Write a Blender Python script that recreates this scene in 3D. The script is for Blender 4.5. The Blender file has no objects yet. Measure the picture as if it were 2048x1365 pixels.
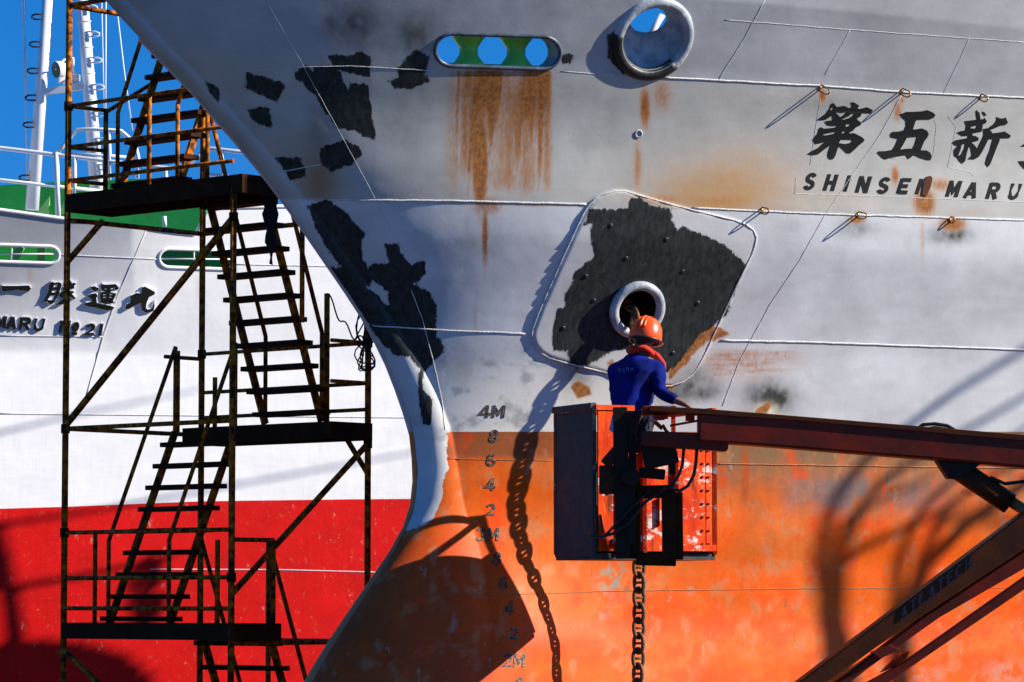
import bpy, bmesh, math, random
import numpy as np
from mathutils import Vector, Matrix
from mathutils.bvhtree import BVHTree
from mathutils.geometry import tessellate_polygon
random.seed(5); rng = np.random.default_rng(5)
C = bpy.context.scene.collection
sc = bpy.context.scene
R = math.radians
# ------------------------------------------------------------------ camera
F = 7000.0; PX, PY = 1024.0, 682.5
PITCH = math.atan(518/F)
CAM = Vector((0, -28.3, 3.6))
cam = bpy.data.cameras.new('camera'); camo = bpy.data.objects.new('camera', cam); C.objects.link(camo)
camo.location = CAM; camo.rotation_euler = (math.pi/2+PITCH, 0, 0)
cam.sensor_width = 36; cam.lens = F/2048*36; cam.clip_end = 3000; cam.clip_start = .5
sc.camera = camo
# ------------------------------------------------------------------ light
SUN_AZ, SUN_EL = R(84), R(28.5)      # azimuth from the camera side (-Y) towards +X
S = Vector((math.cos(SUN_EL)*math.sin(SUN_AZ), -math.cos(SUN_EL)*math.cos(SUN_AZ), math.sin(SUN_EL)))
sun = bpy.data.lights.new('sun', 'SUN'); sun.energy = 4.6; sun.angle = R(.5); sun.color = (1, .92, .78)
suno = bpy.data.objects.new('sun', sun); C.objects.link(suno)
suno.rotation_euler = S.to_track_quat('Z', 'Y').to_euler(); suno.location = S*60
w = bpy.data.worlds.new('World'); sc.world = w; w.use_nodes = True
nt = w.node_tree; nt.nodes.clear()
sky = nt.nodes.new('ShaderNodeTexSky'); sky.sky_type = 'NISHITA'; sky.sun_disc = False
sky.sun_elevation = SUN_EL; sky.sun_rotation = math.atan2(S.x, S.y); sky.dust_density = 0; sky.ozone_density = 4; sky.air_density = 1.0
tc = nt.nodes.new('ShaderNodeTexCoord'); mp = nt.nodes.new('ShaderNodeMapping'); mp.vector_type = 'POINT'
mp.inputs['Location'].default_value = (0, 0, .24)
hs = nt.nodes.new('ShaderNodeHueSaturation'); hs.inputs['Saturation'].default_value = 1.36; hs.inputs['Hue'].default_value = .508; hs.inputs['Value'].default_value = 1.04
bg = nt.nodes.new('ShaderNodeBackground'); bg.inputs['Strength'].default_value = .098
wo = nt.nodes.new('ShaderNodeOutputWorld')
L = nt.links.new
L(tc.outputs['Generated'], mp.inputs[0]); L(mp.outputs[0], sky.inputs[0]); L(sky.outputs[0], hs.inputs['Color']); L(hs.outputs[0], bg.inputs[0]); L(bg.outputs[0], wo.inputs[0])
sc.view_settings.view_transform = 'Standard'; sc.view_settings.look = 'None'; sc.view_settings.gamma = 1
sc.view_settings.exposure = 0.95
# ------------------------------------------------------------------ helpers
cp, sp_ = math.cos(PITCH), math.sin(PITCH)
FW, UP = Vector((0, cp, sp_)), Vector((0, -sp_, cp))
def ray(px, py): return (FW*F + Vector((1, 0, 0))*(px-PX) + UP*(PY-py)).normalized()
def at(px, py, Y):
    d = ray(px, py); return CAM + d*((Y-CAM.y)/d.y)
def proj(P):
    Q = P - np.array(CAM); dep = Q[..., 1]*cp + Q[..., 2]*sp_
    return PX+F*Q[..., 0]/dep, PY-F*(-Q[..., 1]*sp_+Q[..., 2]*cp)/dep
def tag(o, label=None, cat=None, group=None, kind=None):
    for k, v in (('label', label), ('category', cat), ('group', group), ('kind', kind)):
        if v: o[k] = v
    return o
def empty(name, loc=(0, 0, 0), label=None, cat=None, group=None):
    o = bpy.data.objects.new(name, None); C.objects.link(o); o.location = loc; o.empty_display_size = .2
    return tag(o, label, cat, group)
bpy.context.view_layer.update()
class MB:
    def __init__(s): s.v = []; s.f = []; s.m = []; s.mi = 0; s.sm = []
    def add(s, vs, fs, smooth=False):
        n = len(s.v); s.v += [tuple(v) for v in vs]
        for f in fs: s.f.append([i+n for i in f]); s.m.append(s.mi); s.sm.append(smooth)
    def box(s, c, sx, sy, sz, M=None, bev=0):
        vs = [Vector((x*sx/2, y*sy/2, z*sz/2)) for x in (-1, 1) for y in (-1, 1) for z in (-1, 1)]
        if M: vs = [M @ v for v in vs]
        c = Vector(c); s.add([v+c for v in vs], [(0, 1, 3, 2), (4, 6, 7, 5), (0, 4, 5, 1), (2, 3, 7, 6), (0, 2, 6, 4), (1, 5, 7, 3)])
    def bar(s, a, b, wd, ht=None, up=Vector((0, 0, 1))):
        a, b = Vector(a), Vector(b); d = b-a; l = d.length
        if l < 1e-6: return
        d.normalize(); x = d.cross(up)
        if x.length < .05: x = d.cross(Vector((1, 0, 0)))
        x.normalize(); z = x.cross(d)
        M = Matrix((x, d, z)).transposed(); s.box((a+b)/2, wd, l, ht or wd, M)
    def tube(s, pts, r, n=8, closed=False, cap=True):
        pts = [Vector(p) for p in pts]; N = len(pts); rr = r if hasattr(r, '__len__') else [r]*N
        vs = []; prev = None
        for i, p in enumerate(pts):
            if closed: d = pts[(i+1) % N]-pts[i-1]
            else: d = pts[min(i+1, N-1)]-pts[max(i-1, 0)]
            d.normalize()
            if prev is None:
                x = d.cross(Vector((0, 0, 1)));
                if x.length < .1: x = d.cross(Vector((1, 0, 0)))
            else: x = prev - d*prev.dot(d)
            x.normalize(); prev = x; y = d.cross(x)
            for k in range(n):
                a = 2*math.pi*k/n; vs.append(p+(x*math.cos(a)+y*math.sin(a))*rr[i])
        fs = []
        for i in range(N if closed else N-1):
            j = (i+1) % N
            for k in range(n): fs.append((i*n+k, i*n+(k+1) % n, j*n+(k+1) % n, j*n+k))
        s.add(vs, fs, True)
        if cap and not closed:
            b = len(s.v)-N*n
            s.f.append([b+k for k in range(n)][::-1]); s.m.append(s.mi); s.sm.append(False)
            s.f.append([b+(N-1)*n+k for k in range(n)]); s.m.append(s.mi); s.sm.append(False)
    def lathe(s, o, ax, prof, n=32, x=None):
        ax = Vector(ax).normalized(); x = Vector(x) if x else ax.cross(Vector((0, .3, 1)))
        x = (x-ax*x.dot(ax)).normalized(); y = ax.cross(x); vs = []
        for h, r in prof:
            for k in range(n):
                a = 2*math.pi*k/n; vs.append(Vector(o)+ax*h+(x*math.cos(a)+y*math.sin(a))*r)
        s.add(vs, [(i*n+k, i*n+(k+1) % n, (i+1)*n+(k+1) % n, (i+1)*n+k) for i in range(len(prof)-1) for k in range(n)], True)
    def build(s, name, mat, parent=None, bevel=0):
        me = bpy.data.meshes.new(name); me.from_pydata(s.v, [], s.f)
        mats = mat if isinstance(mat, (list, tuple)) else [mat]
        for m in mats: me.materials.append(m)
        me.polygons.foreach_set('material_index', s.m); me.polygons.foreach_set('use_smooth', s.sm); me.update()
        o = bpy.data.objects.new(name, me); C.objects.link(o)
        if parent:
            o.parent = parent; o.matrix_parent_inverse = Matrix.Translation(parent.location).inverted()
        if bevel:
            b = o.modifiers.new('bevel', 'BEVEL'); b.width = bevel; b.segments = 2; b.limit_method = 'ANGLE'
        return o
# ------------------------------------------------------------------ materials
def mat(name, col, rough=.55, metal=0, col2=None, scale=8, amt=.5, bump=.15, bscale=30, stretch=(1, 1, 1), spec=.4, thr=None):
    m = bpy.data.materials.new(name); m.use_nodes = True; n = m.node_tree; b = n.nodes['Principled BSDF']
    b.inputs['Roughness'].default_value = rough; b.inputs['Metallic'].default_value = metal; b.inputs['Specular IOR Level'].default_value = spec
    t = n.nodes.new('ShaderNodeTexCoord'); mpn = n.nodes.new('ShaderNodeMapping'); mpn.inputs['Scale'].default_value = stretch
    no = n.nodes.new('ShaderNodeTexNoise'); no.inputs['Scale'].default_value = scale; no.inputs['Detail'].default_value = 6; no.inputs['Roughness'].default_value = .65
    n.links.new(t.outputs['Object'], mpn.inputs[0]); n.links.new(mpn.outputs[0], no.inputs['Vector'])
    cr = n.nodes.new('ShaderNodeValToRGB'); c2 = col2 or tuple(c*(1-amt*.6) for c in col)
    lo, hi = thr or (.38, .66)
    cr.color_ramp.elements[0].position = lo; cr.color_ramp.elements[1].position = hi
    cr.color_ramp.elements[0].color = (*c2, 1); cr.color_ramp.elements[1].color = (*col, 1)
    n.links.new(no.outputs['Fac'], cr.inputs[0]); n.links.new(cr.outputs[0], b.inputs['Base Color'])
    if bump:
        n2 = n.nodes.new('ShaderNodeTexNoise'); n2.inputs['Scale'].default_value = bscale; n2.inputs['Detail'].default_value = 5
        n.links.new(mpn.outputs[0], n2.inputs['Vector'])
        bp = n.nodes.new('ShaderNodeBump'); bp.inputs['Strength'].default_value = bump; bp.inputs['Distance'].default_value = .01
        n.links.new(n2.outputs['Fac'], bp.inputs['Height']); n.links.new(bp.outputs[0], b.inputs['Normal'])
    return m
M = {}
def scraped(name):
    m = mat(name, (.85, .075, .004), .5, col2=(.48, .018, .002), scale=5, thr=(.35, .6), spec=.12, bump=.35, bscale=26, stretch=(1, 1, .45)); n = m.node_tree; N = n.nodes; b = N['Principled BSDF']; K = n.links.new
    src = b.inputs['Base Color'].links[0].from_socket; t = N.new('ShaderNodeTexCoord')
    for sc_, st, lo, hi, col, a in ((3.2, (1, 1, 1.8), .565, .60, (.70, .66, .62), .9), (9, (1, 1, .5), .635, .66, (.75, .70, .6), .8), (14, (2.6, 2.6, .22), .60, .70, (.75, .22, .03), .8), (7, (2, 2, .3), .57, .66, (.04, .015, .01), .85)):
        mm = N.new('ShaderNodeMapping'); mm.inputs['Scale'].default_value = st; mm.inputs['Location'].default_value = (sc_, 2, 1); K(t.outputs['Object'], mm.inputs[0])
        x = N.new('ShaderNodeTexNoise'); x.inputs['Scale'].default_value = sc_; x.inputs['Detail'].default_value = 8; x.inputs['Roughness'].default_value = .75; K(mm.outputs[0], x.inputs['Vector'])
        q = N.new('ShaderNodeMapRange'); q.inputs[1].default_value = lo; q.inputs[2].default_value = hi; q.inputs[4].default_value = a; K(x.outputs['Fac'], q.inputs[0])
        mi = N.new('ShaderNodeMix'); mi.data_type = 'RGBA'; K(q.outputs[0], mi.inputs[0]); K(src, mi.inputs[6]); mi.inputs[7].default_value = (*col, 1); src = mi.outputs[2]
    K(src, b.inputs['Base Color']); return m
M['scaf'] = mat('scaffold_paint', (.72, .20, .006), .75, col2=(.07, .018, .002), spec=.15, scale=14, bump=.3, thr=(.42, .64))
M['scafplate'] = mat('scaffold_plate', (.07, .02, .004), .85, col2=(.03, .012, .005), spec=.1, scale=5, bump=.4)
M['white'] = mat('white_paint', (.80, .81, .82), .4, scale=3, amt=.12, bump=.1)
M['letter'] = mat('black_lettering_paint', (.006, .007, .007), .6, scale=20, amt=.4, spec=.2)
M['worn'] = mat('worn_dark_mark_paint', (.035, .035, .032), .6, col2=(.30, .17, .10), scale=55, thr=(.40, .50), bump=.5)
M['bead'] = mat('weld_bead_paint', (.66, .66, .66), .5, scale=25, amt=.5, bump=.8, bscale=90)
M['beado'] = mat('weld_bead_orange', (.42, .15, .05), .6, scale=25, amt=.5, bump=.8, bscale=90)
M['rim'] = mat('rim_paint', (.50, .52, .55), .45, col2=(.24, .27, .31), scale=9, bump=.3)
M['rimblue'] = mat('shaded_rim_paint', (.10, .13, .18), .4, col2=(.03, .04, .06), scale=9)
M['rimdark'] = mat('dark_touchup_paint', (.014, .018, .02), .5, scale=14, amt=.5, bump=.4)
M['green'] = mat('green_paint', (.02, .33, .05), .45, scale=4, amt=.3)
M['rollgreen'] = mat('roller_green', (.20, .66, .11), .4, scale=6, amt=.3)
M['lgreen'] = mat('light_green_paint', (.22, .55, .16), .45, scale=6, amt=.4)
M['deck'] = mat('deck_green', (.03, .16, .06), .8, scale=4)
M['chain'] = mat('chain_iron', (.07, .045, .028), .6, .3, col2=(.16, .07, .025), scale=22, bump=.6, bscale=60)
M['brass'] = mat('bare_metal_lug', (.55, .33, .12), .35, .7, col2=(.2, .07, .02), scale=60)
M['boom'] = mat('boom_red_paint', (.22, .017, .004), .5, col2=(.10, .014, .006), scale=3.5, bump=.08, spec=.2)
M['boom2'] = mat('lower_boom_brown_paint', (.11, .026, .005), .6, col2=(.055, .015, .005), scale=3, bump=.08, spec=.15)
M['basket'] = mat('basket_orange_paint', (.80, .065, .004), .5, col2=(.60, .55, .50), scale=9, thr=(.29, .34), spec=.2, bump=.9, bscale=26, stretch=(1, 1, .6))
M['basket'] = scraped('basket_scraped_paint')
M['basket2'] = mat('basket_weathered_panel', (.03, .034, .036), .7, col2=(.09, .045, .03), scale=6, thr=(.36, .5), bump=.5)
M['steel'] = mat('dark_steel', (.030, .015, .009), .65, 0, scale=12, spec=.15)
M['hose'] = mat('rubber_hose', (.012, .012, .012), .45, bump=0)
M['brownrod'] = mat('cylinder_paint', (.45, .16, .05), .35, scale=6)
M['bluelet'] = mat('navy_lettering', (.004, .012, .035), .5)
M['bark'] = mat('bark', (.10, .08, .06), .9, scale=6, bump=.6)
M['leaf'] = mat('leaf', (.05, .09, .03), .7, scale=3)
M['conc'] = mat('dock_concrete', (.075, .072, .07), .9, scale=.7, amt=.5, bump=.4)
M['wood'] = mat('keel_block_timber', (.18, .12, .07), .85, scale=4, bump=.5, stretch=(1, 6, 6))
M['skin'] = mat('skin', (.20, .10, .06), .6, amt=.2, bump=.05)
M['jacket'] = mat('blue_jacket_cloth', (.001, .012, .22), .9, col2=(.001, .005, .08), scale=7, bump=.5, bscale=14, spec=.15)
M['trouser'] = mat('dark_trouser_cloth', (.02, .022, .03), .9, bump=.4, bscale=14)
M['helmet'] = mat('orange_helmet_shell', (.95, .085, .001), .3, amt=.12, scale=5, bump=0, spec=.6)
M['towel'] = mat('red_towel', (.70, .03, .01), .9, scale=10, bump=.6)
M['logo'] = mat('pale_print', (.10, .13, .30), .8, bump=0)
M['glass'] = mat('lamp_glass', (.10, .16, .10), .15, bump=0)
M['rubber'] = mat('tyre_rubber', (.02, .02, .02), .8)
M['sheet'] = mat('pale_blue_plastic', (.25, .42, .75), .5, amt=.3)
# ------------------------------------------------------------------ ground
g = MB(); g.add([(-900, -900, 0), (900, -900, 0), (900, 900, 0), (-900, 900, 0)], [(0, 1, 2, 3)])
tag(g.build('dock_floor', M['conc']), kind='structure')
# ------------------------------------------------------------------ main hull surface
TA = R(38); A = Vector((math.cos(TA), math.sin(TA), 0)); Nn = Vector((math.sin(TA), -math.cos(TA), 0))
P0 = at(835, 950, 0)
sil = [(160, -60), (210, 0), (250, 45), (300, 98), (345, 143), (400, 198), (440, 248), (490, 303), (540, 365), (590, 432), (640, 505), (700, 592), (735, 645), (775, 722), (805, 798), (828, 868), (836, 950), (829, 1015), (812, 1062), (795, 1092), (762, 1142), (700, 1238), (645, 1325), (600, 1410), (590, 1480), (610, 1560), (680, 1660), (800, 1750), (960, 1800)]
sx, sz = [], []
for px, py in sil:
    d = ray(px, py); t = ((P0.x-CAM.x)*math.tan(TA)-(P0.y-CAM.y))/(d.x*math.tan(TA)-d.y)
    p = CAM+d*t; sx.append(p.x); sz.append(p.z)
sx, sz = np.array(sx[::-1]), np.array(sz[::-1])
zz = np.linspace(sz[0], sz[-1], 800); xx = np.interp(zz, sz, sx)
k = np.ones(17)/17; xx = np.convolve(np.pad(xx, 8, mode='reflect', reflect_type='odd'), k, 'valid')
ZK = 6.76
rows = np.concatenate([np.linspace(sz[0], 2.5, 12)[:-1], np.arange(2.5, 8.75, .0155), [8.8, 9.0, 9.2]])
th = np.linspace(0, math.pi/2, 56)
tt = np.concatenate([np.arange(.0155, 8.3, .0155), np.arange(8.7, 34, .8)])
_zg = np.linspace(0, 10.5, 1051)
def tab(z, pts, win=.36):
    v = np.interp(_zg, [p[0] for p in pts], [p[1] for p in pts]); n = max(1, int(win*100)//2); k = np.hanning(2*n+3)[1:-1]; k /= k.sum()
    return np.interp(z, _zg, np.convolve(np.pad(v, n, mode='edge'), k, 'valid'))
def surf(z, sside=1):
    """rows of points: z (n,) -> world pts (n,m,3), plus the s coordinate"""
    z = z[:, None]; Xs = np.interp(z, zz, xx); Ys = (Xs-P0.x)*math.tan(TA)+P0.y
    Ra = tab(z, [(1, .9), (2.2, 1.25), (3.2, 1.15), (3.9, .7), (4.3, .34), (4.6, .24), (5.2, .22), (6, .14), (9.2, .10)])
    Rb = tab(z, [(1, .30), (1.8, .60), (2.6, .66), (3.3, .58), (3.9, .36), (4.35, .24), (4.7, .22), (5.2, .20), (6, .14), (9.2, .10)])
    B = tab(z, [(1, .9), (2.5, 1.3), (3.8, 1.82), (5, 2.08), (ZK, 2.27), (7.85, 2.57), (9.2, 3.2)], .12)
    Ln = tab(z, [(1, 8), (3, 7), (5, 6.2), (ZK, 4.8), (7.85, 4.4), (9.2, 4.0)], .12)
    s1 = Ra*(1-np.cos(th))[None]; b1 = Rb*np.sin(th)[None]
    s2 = Ra+tt[None]; b2 = Rb+B*(1-np.exp(-tt[None]/Ln)) - Rb*.0*tt[None]
    b2 = b2 + tab(z, [(4.2, 0), (4.9, .05), (5.6, .16), (6.5, .26), (ZK, .24), (7.3, .10), (8.2, .03), (9, 0)])*(1-np.exp(-tt[None]/.42)) - tab(z, [(1, .1), (2.4, .26), (3.4, .27), (4.1, .04), (4.6, 0)])*(1-np.exp(-(tt[None]/.8)**2)) + tab(z, [(3.9, 0), (4.3, .05), (4.9, .05), (5.6, 0)])*(1-np.exp(-tt[None]/.6))
    s = np.concatenate([s1, s2], 1); b = np.concatenate([b1, b2], 1)
    P = np.zeros(s.shape+(3,))
    P[..., 0] = Xs+s*A.x+sside*b*Nn.x; P[..., 1] = Ys+s*A.y+sside*b*Nn.y; P[..., 2] = z
    return P, s, b
P, Sg, Bg = surf(rows)
nr, nc = Sg.shape
px, py = proj(P)
def sdf(poly, px, py):
    p = np.array(poly, float); d = np.full(px.shape, 1e9); ins = np.zeros(px.shape, bool); n = len(p)
    for i in range(n):
        a, b = p[i], p[(i+1) % n]; e = b-a; wx, wy = px-a[0], py-a[1]
        t = np.clip((wx*e[0]+wy*e[1])/max(e@e, 1e-9), 0, 1)
        d = np.minimum(d, np.hypot(wx-t*e[0], wy-t*e[1]))
        c = ((a[1] <= py) & (b[1] > py)) | ((b[1] <= py) & (a[1] > py))
        with np.errstate(divide='ignore', invalid='ignore'):
            xi = a[0]+(py-a[1])/(b[1]-a[1] if b[1] != a[1] else 1e-9)*e[0]
        ins ^= c & (px < xi)
    return np.where(ins, -d, d)
def tr(pts, ox, oy, k): return [(ox+u*k, oy+v*k) for u, v in pts]
def smooth_loop(pts, it=2):
    for _ in range(it):
        q = []
        for i in range(len(pts)):
            a, b = pts[i], pts[(i+1) % len(pts)]
            q += [(a[0]*.75+b[0]*.25, a[1]*.75+b[1]*.25), (a[0]*.25+b[0]*.75, a[1]*.25+b[1]*.75)]
        pts = q
    return pts
plate = smooth_loop(tr([(480, 160), (560, 95), (680, 62), (800, 98), (1050, 168), (1240, 215), (1440, 262), (1530, 330), (1515, 430), (1450, 560), (1300, 880), (1190, 1120), (1110, 1240), (960, 1290), (800, 1250), (600, 1195), (370, 1143), (200, 1090), (130, 1000), (145, 900), (270, 610), (400, 325)], 1020, 360, .3224), 1)
sd_plate = sdf(plate, px, py)
step = np.clip((-sd_plate+3)/6, 0, 1); step = step*step*(3-2*step)
rise = np.clip(.026-(px-1060)/450*.018, .008, .028)*step
P[..., 0] += Nn.x*rise; P[..., 1] += Nn.y*rise
px, py = proj(P)
# ---- holes
def capsule(x0, x1, y0, y1, sk=0, n=14):
    r = (y1-y0)/2; cy = (y0+y1)/2; o = []
    for i in range(n+1):
        a = -math.pi/2+math.pi*i/n; o.append((x1-r*1.1+r*1.1*math.cos(a), cy+sk+r*math.sin(a)))
    for i in range(n+1):
        a = math.pi/2+math.pi*i/n; o.append((x0+r*1.1+r*1.1*math.cos(a), cy-sk+r*math.sin(a)))
    return o
cap_hole = capsule(870, 1121, 71, 136, 3)
bv0 = P[::3, ::3].reshape(-1, 3); r3, c3 = len(range(0, nr, 3)), len(range(0, nc, 3))
bq = [(i*c3+j, i*c3+j+1, (i+1)*c3+j+1, (i+1)*c3+j) for i in range(r3-1) for j in range(c3-1)]
bvh = BVHTree.FromPolygons([tuple(v) for v in bv0], bq)
def H(x, y, off=0, want=False):
    l, n, i, d = bvh.ray_cast(CAM, ray(x, y))
    if l is None: l = at(x, y, .5); n = Vector((.4, -.9, 0))
    if n.y > 0: n = -n
    return (l+n*off, n) if want else l+n*off
def frame_at(x, y):
    p, n = H(x, y, 0, True); a = (H(x+25, y)-H(x-25, y)).normalized(); n2 = a.cross(H(x, y-25)-H(x, y+25)).normalized()
    if n2.y > 0: n2 = -n2
    u = n2.cross(a).normalized()
    if u.z < 0: u = -u
    return p, n2, a, u
def disc_px(o, a, u, r, n=40):
    pts = np.array([list(o+a*r*math.cos(2*math.pi*i/n)+u*r*math.sin(2*math.pi*i/n)) for i in range(n)]); x, y = proj(pts); return list(zip(x, y))
CH = frame_at(1307, 78); HW = frame_at(1272, 618)
ch_hole = disc_px(CH[0], CH[2], CH[3], .29); hw_hole = disc_px(HW[0], HW[2], HW[3], .19)
holed = np.minimum(np.minimum(sdf(cap_hole, px, py), sdf(ch_hole, px, py)), sdf(hw_hole, px, py))
# ---- paint masks
def T7(p): return tr(p, 380, 0, .337)
def T3(p): return tr(p, 380, 360, .3662)
def T2(p): return tr(p, 1020, 360, .3224)
dark = [T7(q) for q in (
 [(335, 430), (560, 490), (560, 520), (520, 615), (440, 575), (325, 530)],
 [(335, 650), (430, 635), (470, 640), (485, 700), (485, 770), (370, 720)],
 [(615, 425), (690, 385), (730, 420), (740, 395), (860, 395), (900, 450), (935, 525), (955, 485), (1060, 500), (1075, 640), (1090, 720), (1110, 830), (1030, 820), (990, 775), (870, 765), (770, 620), (750, 570), (700, 540), (620, 460)],
 [(815, 330), (960, 320), (1010, 300), (1085, 345), (1065, 455), (1000, 450), (850, 405)],
 [(1225, 405), (1340, 290), (1420, 340), (1415, 420), (1390, 440), (1430, 480), (1300, 530), (1220, 530), (1175, 480), (1240, 460)],
 [(770, 880), (920, 830), (1010, 870), (1020, 920), (960, 980), (830, 1025), (770, 960)],
 [(505, 930), (640, 935), (690, 1000), (690, 1050), (595, 1075), (560, 1020)])]
dark.append([(611, 411), (658, 398), (695, 430), (730, 466), (722, 499), (735, 536), (746, 528), (776, 525), (768, 486), (797, 488), (805, 510), (823, 532), (841, 521), (851, 525), (852, 550), (827, 569), (863, 587), (874, 613), (874, 671), (893, 693), (871, 723), (849, 745), (847, 781), (866, 800), (862, 850), (845, 850), (836, 788), (838, 737), (819, 715), (786, 712), (765, 690), (731, 642), (699, 594), (673, 558), (658, 534), (680, 532), (651, 495), (633, 459)])  # touch-up patch; its bottom tail paints in shade beside the stem
dark.append(T2([(480, 180), (740, 180), (740, 120), (800, 105), (880, 160), (1010, 180), (1015, 260), (1035, 310), (1070, 290), (1200, 340), (1330, 400), (1460, 520), (1420, 650), (1340, 840), (1250, 920), (1180, 960), (1110, 1050), (1040, 1150), (960, 1200), (900, 1200), (860, 1045), (640, 1060), (480, 1160), (370, 1150), (350, 1060), (270, 1060), (260, 960), (290, 800), (335, 790), (340, 700), (390, 640), (390, 580), (530, 470), (500, 390), (500, 330), (510, 270), (460, 280)]))
dark.append([(1118, 112), (1135, 106), (1148, 112), (1143, 126), (1122, 127)])
dark.append([(1212, 66), (1235, 62), (1232, 110), (1262, 145), (1245, 150), (1216, 118)])
sd_dark = np.full(px.shape, 1e3)
for q in dark: sd_dark = np.minimum(sd_dark, sdf(q, px, py))
isl = sdf([(735, 576), (746, 561), (776, 583), (777, 613), (754, 591)], px, py); sd_dark = np.maximum(sd_dark, -isl)
sd_smudge = sdf(T7([(60, 480), (90, 460), (180, 510), (205, 600), (165, 630), (110, 570)]), px, py)
boot = [(893, 864), (2600, 864), (6000, 880), (6000, 3000), (200, 3000), (200, 1061), (812, 1061), (850, 1050), (868, 1035), (876, 1010), (888, 990), (886, 960), (898, 935), (893, 905)]
sd_boot = sdf(boot, px, py)
# numpy value noise
def vnoise(x, y, seed):
    r = np.random.default_rng(seed).random((256, 256)); xi = np.floor(x).astype(int); yi = np.floor(y).astype(int); fx, fy = x-xi, y-yi
    fx = fx*fx*(3-2*fx); fy = fy*fy*(3-2*fy); g = lambda a, b: r[a % 256, b % 256]
    return (g(xi, yi)*(1-fx)+g(xi+1, yi)*fx)*(1-fy)+(g(xi, yi+1)*(1-fx)+g(xi+1, yi+1)*fx)*fy
def fb(x, y, seed, o=4):
    v = 0; a = .5; t = 0
    for i in range(o): v = v+a*vnoise(x*2**i, y*2**i, seed+i); t += a; a *= .6
    return v/t
def sst(x, a, b): t = np.clip((x-a)/(b-a), 0, 1); return t*t*(3-2*t)
def blob(cx, cy, rx, ry, p=1): return np.exp(-(((px-cx)/rx)**2+((py-cy)/ry)**2)**p)
def mix(c, c2, m): return c*(1-m[..., None])+np.array(c2)*m[..., None]
n1 = fb(px/60, py/60, 3); n2 = fb(px/14, py/14, 9); n3 = fb(px/160, py/90, 21); nst = fb(px/9, py/160, 31)
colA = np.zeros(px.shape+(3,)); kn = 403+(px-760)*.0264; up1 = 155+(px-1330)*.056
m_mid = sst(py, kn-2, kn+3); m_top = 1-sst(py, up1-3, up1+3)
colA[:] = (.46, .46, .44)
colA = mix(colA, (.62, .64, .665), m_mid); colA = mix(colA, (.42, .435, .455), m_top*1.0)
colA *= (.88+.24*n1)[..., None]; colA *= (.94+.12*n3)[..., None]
colA *= (.89+.06*sst(n3, .35, .7)-.08*sst(fb(px/120+py/240, py/70, 71), .5, .75))[..., None]  # cloudy weathering, with dappled reflected light painted in as slanted noise
# panels: faint brighter/darker overlapping roller bands
bandn = vnoise((px+py*.35)/95, py/130, 77); colA *= (.955+.09*bandn)[..., None]
# white-primed area near the waterline
m = sst(py, 690, 800)*sst(px, 845, 900)*(1-sst(px, 1150, 1330)); colA = mix(colA, (.78, .76, .70), m*.8)
m = sst(fb(px/35, py/28, 55), .55, .75)*sst(py, 660, 730)*sst(px, 850, 900)*(1-sst(px, 1080, 1160)); colA = mix(colA, (.22, .24, .26), m*.6)
# yellow-brown grime above the knuckle
ye = blob(1420, 395, 130, 60)*1.0+blob(1480, 350, 110, 70)*.55+blob(1680, 400, 90, 20)*.2
m = np.clip(ye*(1-m_mid)*(.55+.9*n1), 0, 1); colA = mix(colA, (.42, .23, .08), m*.8)
m = np.clip((blob(640, 370, 40, 60)+blob(620, 300, 70, 60)*.4)*.8*(1-m_mid), 0, 1); colA = mix(colA, (.33, .20, .09), m)
for cx, cy, rx, ry, a in ((715, 50, 45, 45, .75), (830, 70, 38, 40, .7), (660, 50, 18, 26, .4), (800, 240, 40, 60, .2), (640, 250, 25, 60, .3), (1390, 780, 60, 30, .8), (1540, 800, 50, 34, 1.2), (1150, 745, 40, 40, .6), (1370, 745, 50, 30, .5), (1340, 790, 40, 15, .5), (920, 740, 30, 40, .3), (960, 470, 60, 40, .25), (1900, 470, 40, 18, .9), (1715, 455, 36, 20, .5), (1655, 210, 60, 20, .3)):
    m = np.clip(blob(cx, cy, rx, ry)*a*(.3+1.4*fb(px/16, py/22, int(cx))), 0, 1); colA = mix(colA, (.045, .05, .045), m)
for cx, cy, rx, ry, a in ((1530, 822, 20, 14, 1.3), (1545, 835, 24, 9, .8)):
    colA = mix(colA, (.72, .66, .5), np.clip(blob(cx, cy, rx, ry)*a, 0, 1))
# anchor plate bare zones
inpl = sst(-sd_plate, -2, 4)
colA = mix(colA, (.50, .48, .45), inpl*.3)
rust = np.zeros(px.shape)
def streak(x0, x1, y0, y1, amt, cellx, seed, fade=.55, sharp=1):
    xx_ = px+(py-y0)*.05; inx = sst(xx_, x0-6, x0+14)*(1-sst(xx_, x1-14, x1+6))
    ln = vnoise(xx_/cellx, np.zeros_like(xx_)+seed, seed); L_ = y0+(y1-y0)*(.35+.75*ln)
    return amt*inx*sst(py, y0-2, y0+8)*(1-sst(py, L_-(y1-y0)*fade, L_))*(.35+.65*sst(vnoise(xx_/(cellx*.6), py/400, seed+4), .25, .7))
rust = np.maximum(rust, streak(893, 1112, 138, 500, 1.0, 26, 3))
rust = np.maximum(rust, streak(897, 1105, 138, 480, .9, 11, 8)); cur = sst(px, 885, 925)*(1-sst(px, 1085, 1125))*sst(py, 138, 150)*(1-sst(py, 300+90*vnoise(px/30, px*0, 17), 420))*(.20+.50*vnoise(px/15, py/260, 19)); rust = np.maximum(rust, cur)
rust = np.maximum(rust, blob(960, 320, 17, 110, 1.6)*1.0); rust = np.maximum(rust, blob(955, 200, 22, 70)*.8); rust = np.maximum(rust, blob(1055, 200, 34, 75)*.85)
rust = np.maximum(rust, blob(970, 470, 7, 70)*.8); rust = np.maximum(rust, blob(950, 640, 6, 60)*.35); rust = np.maximum(rust, blob(975, 412, 40, 22)*.6)
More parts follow.
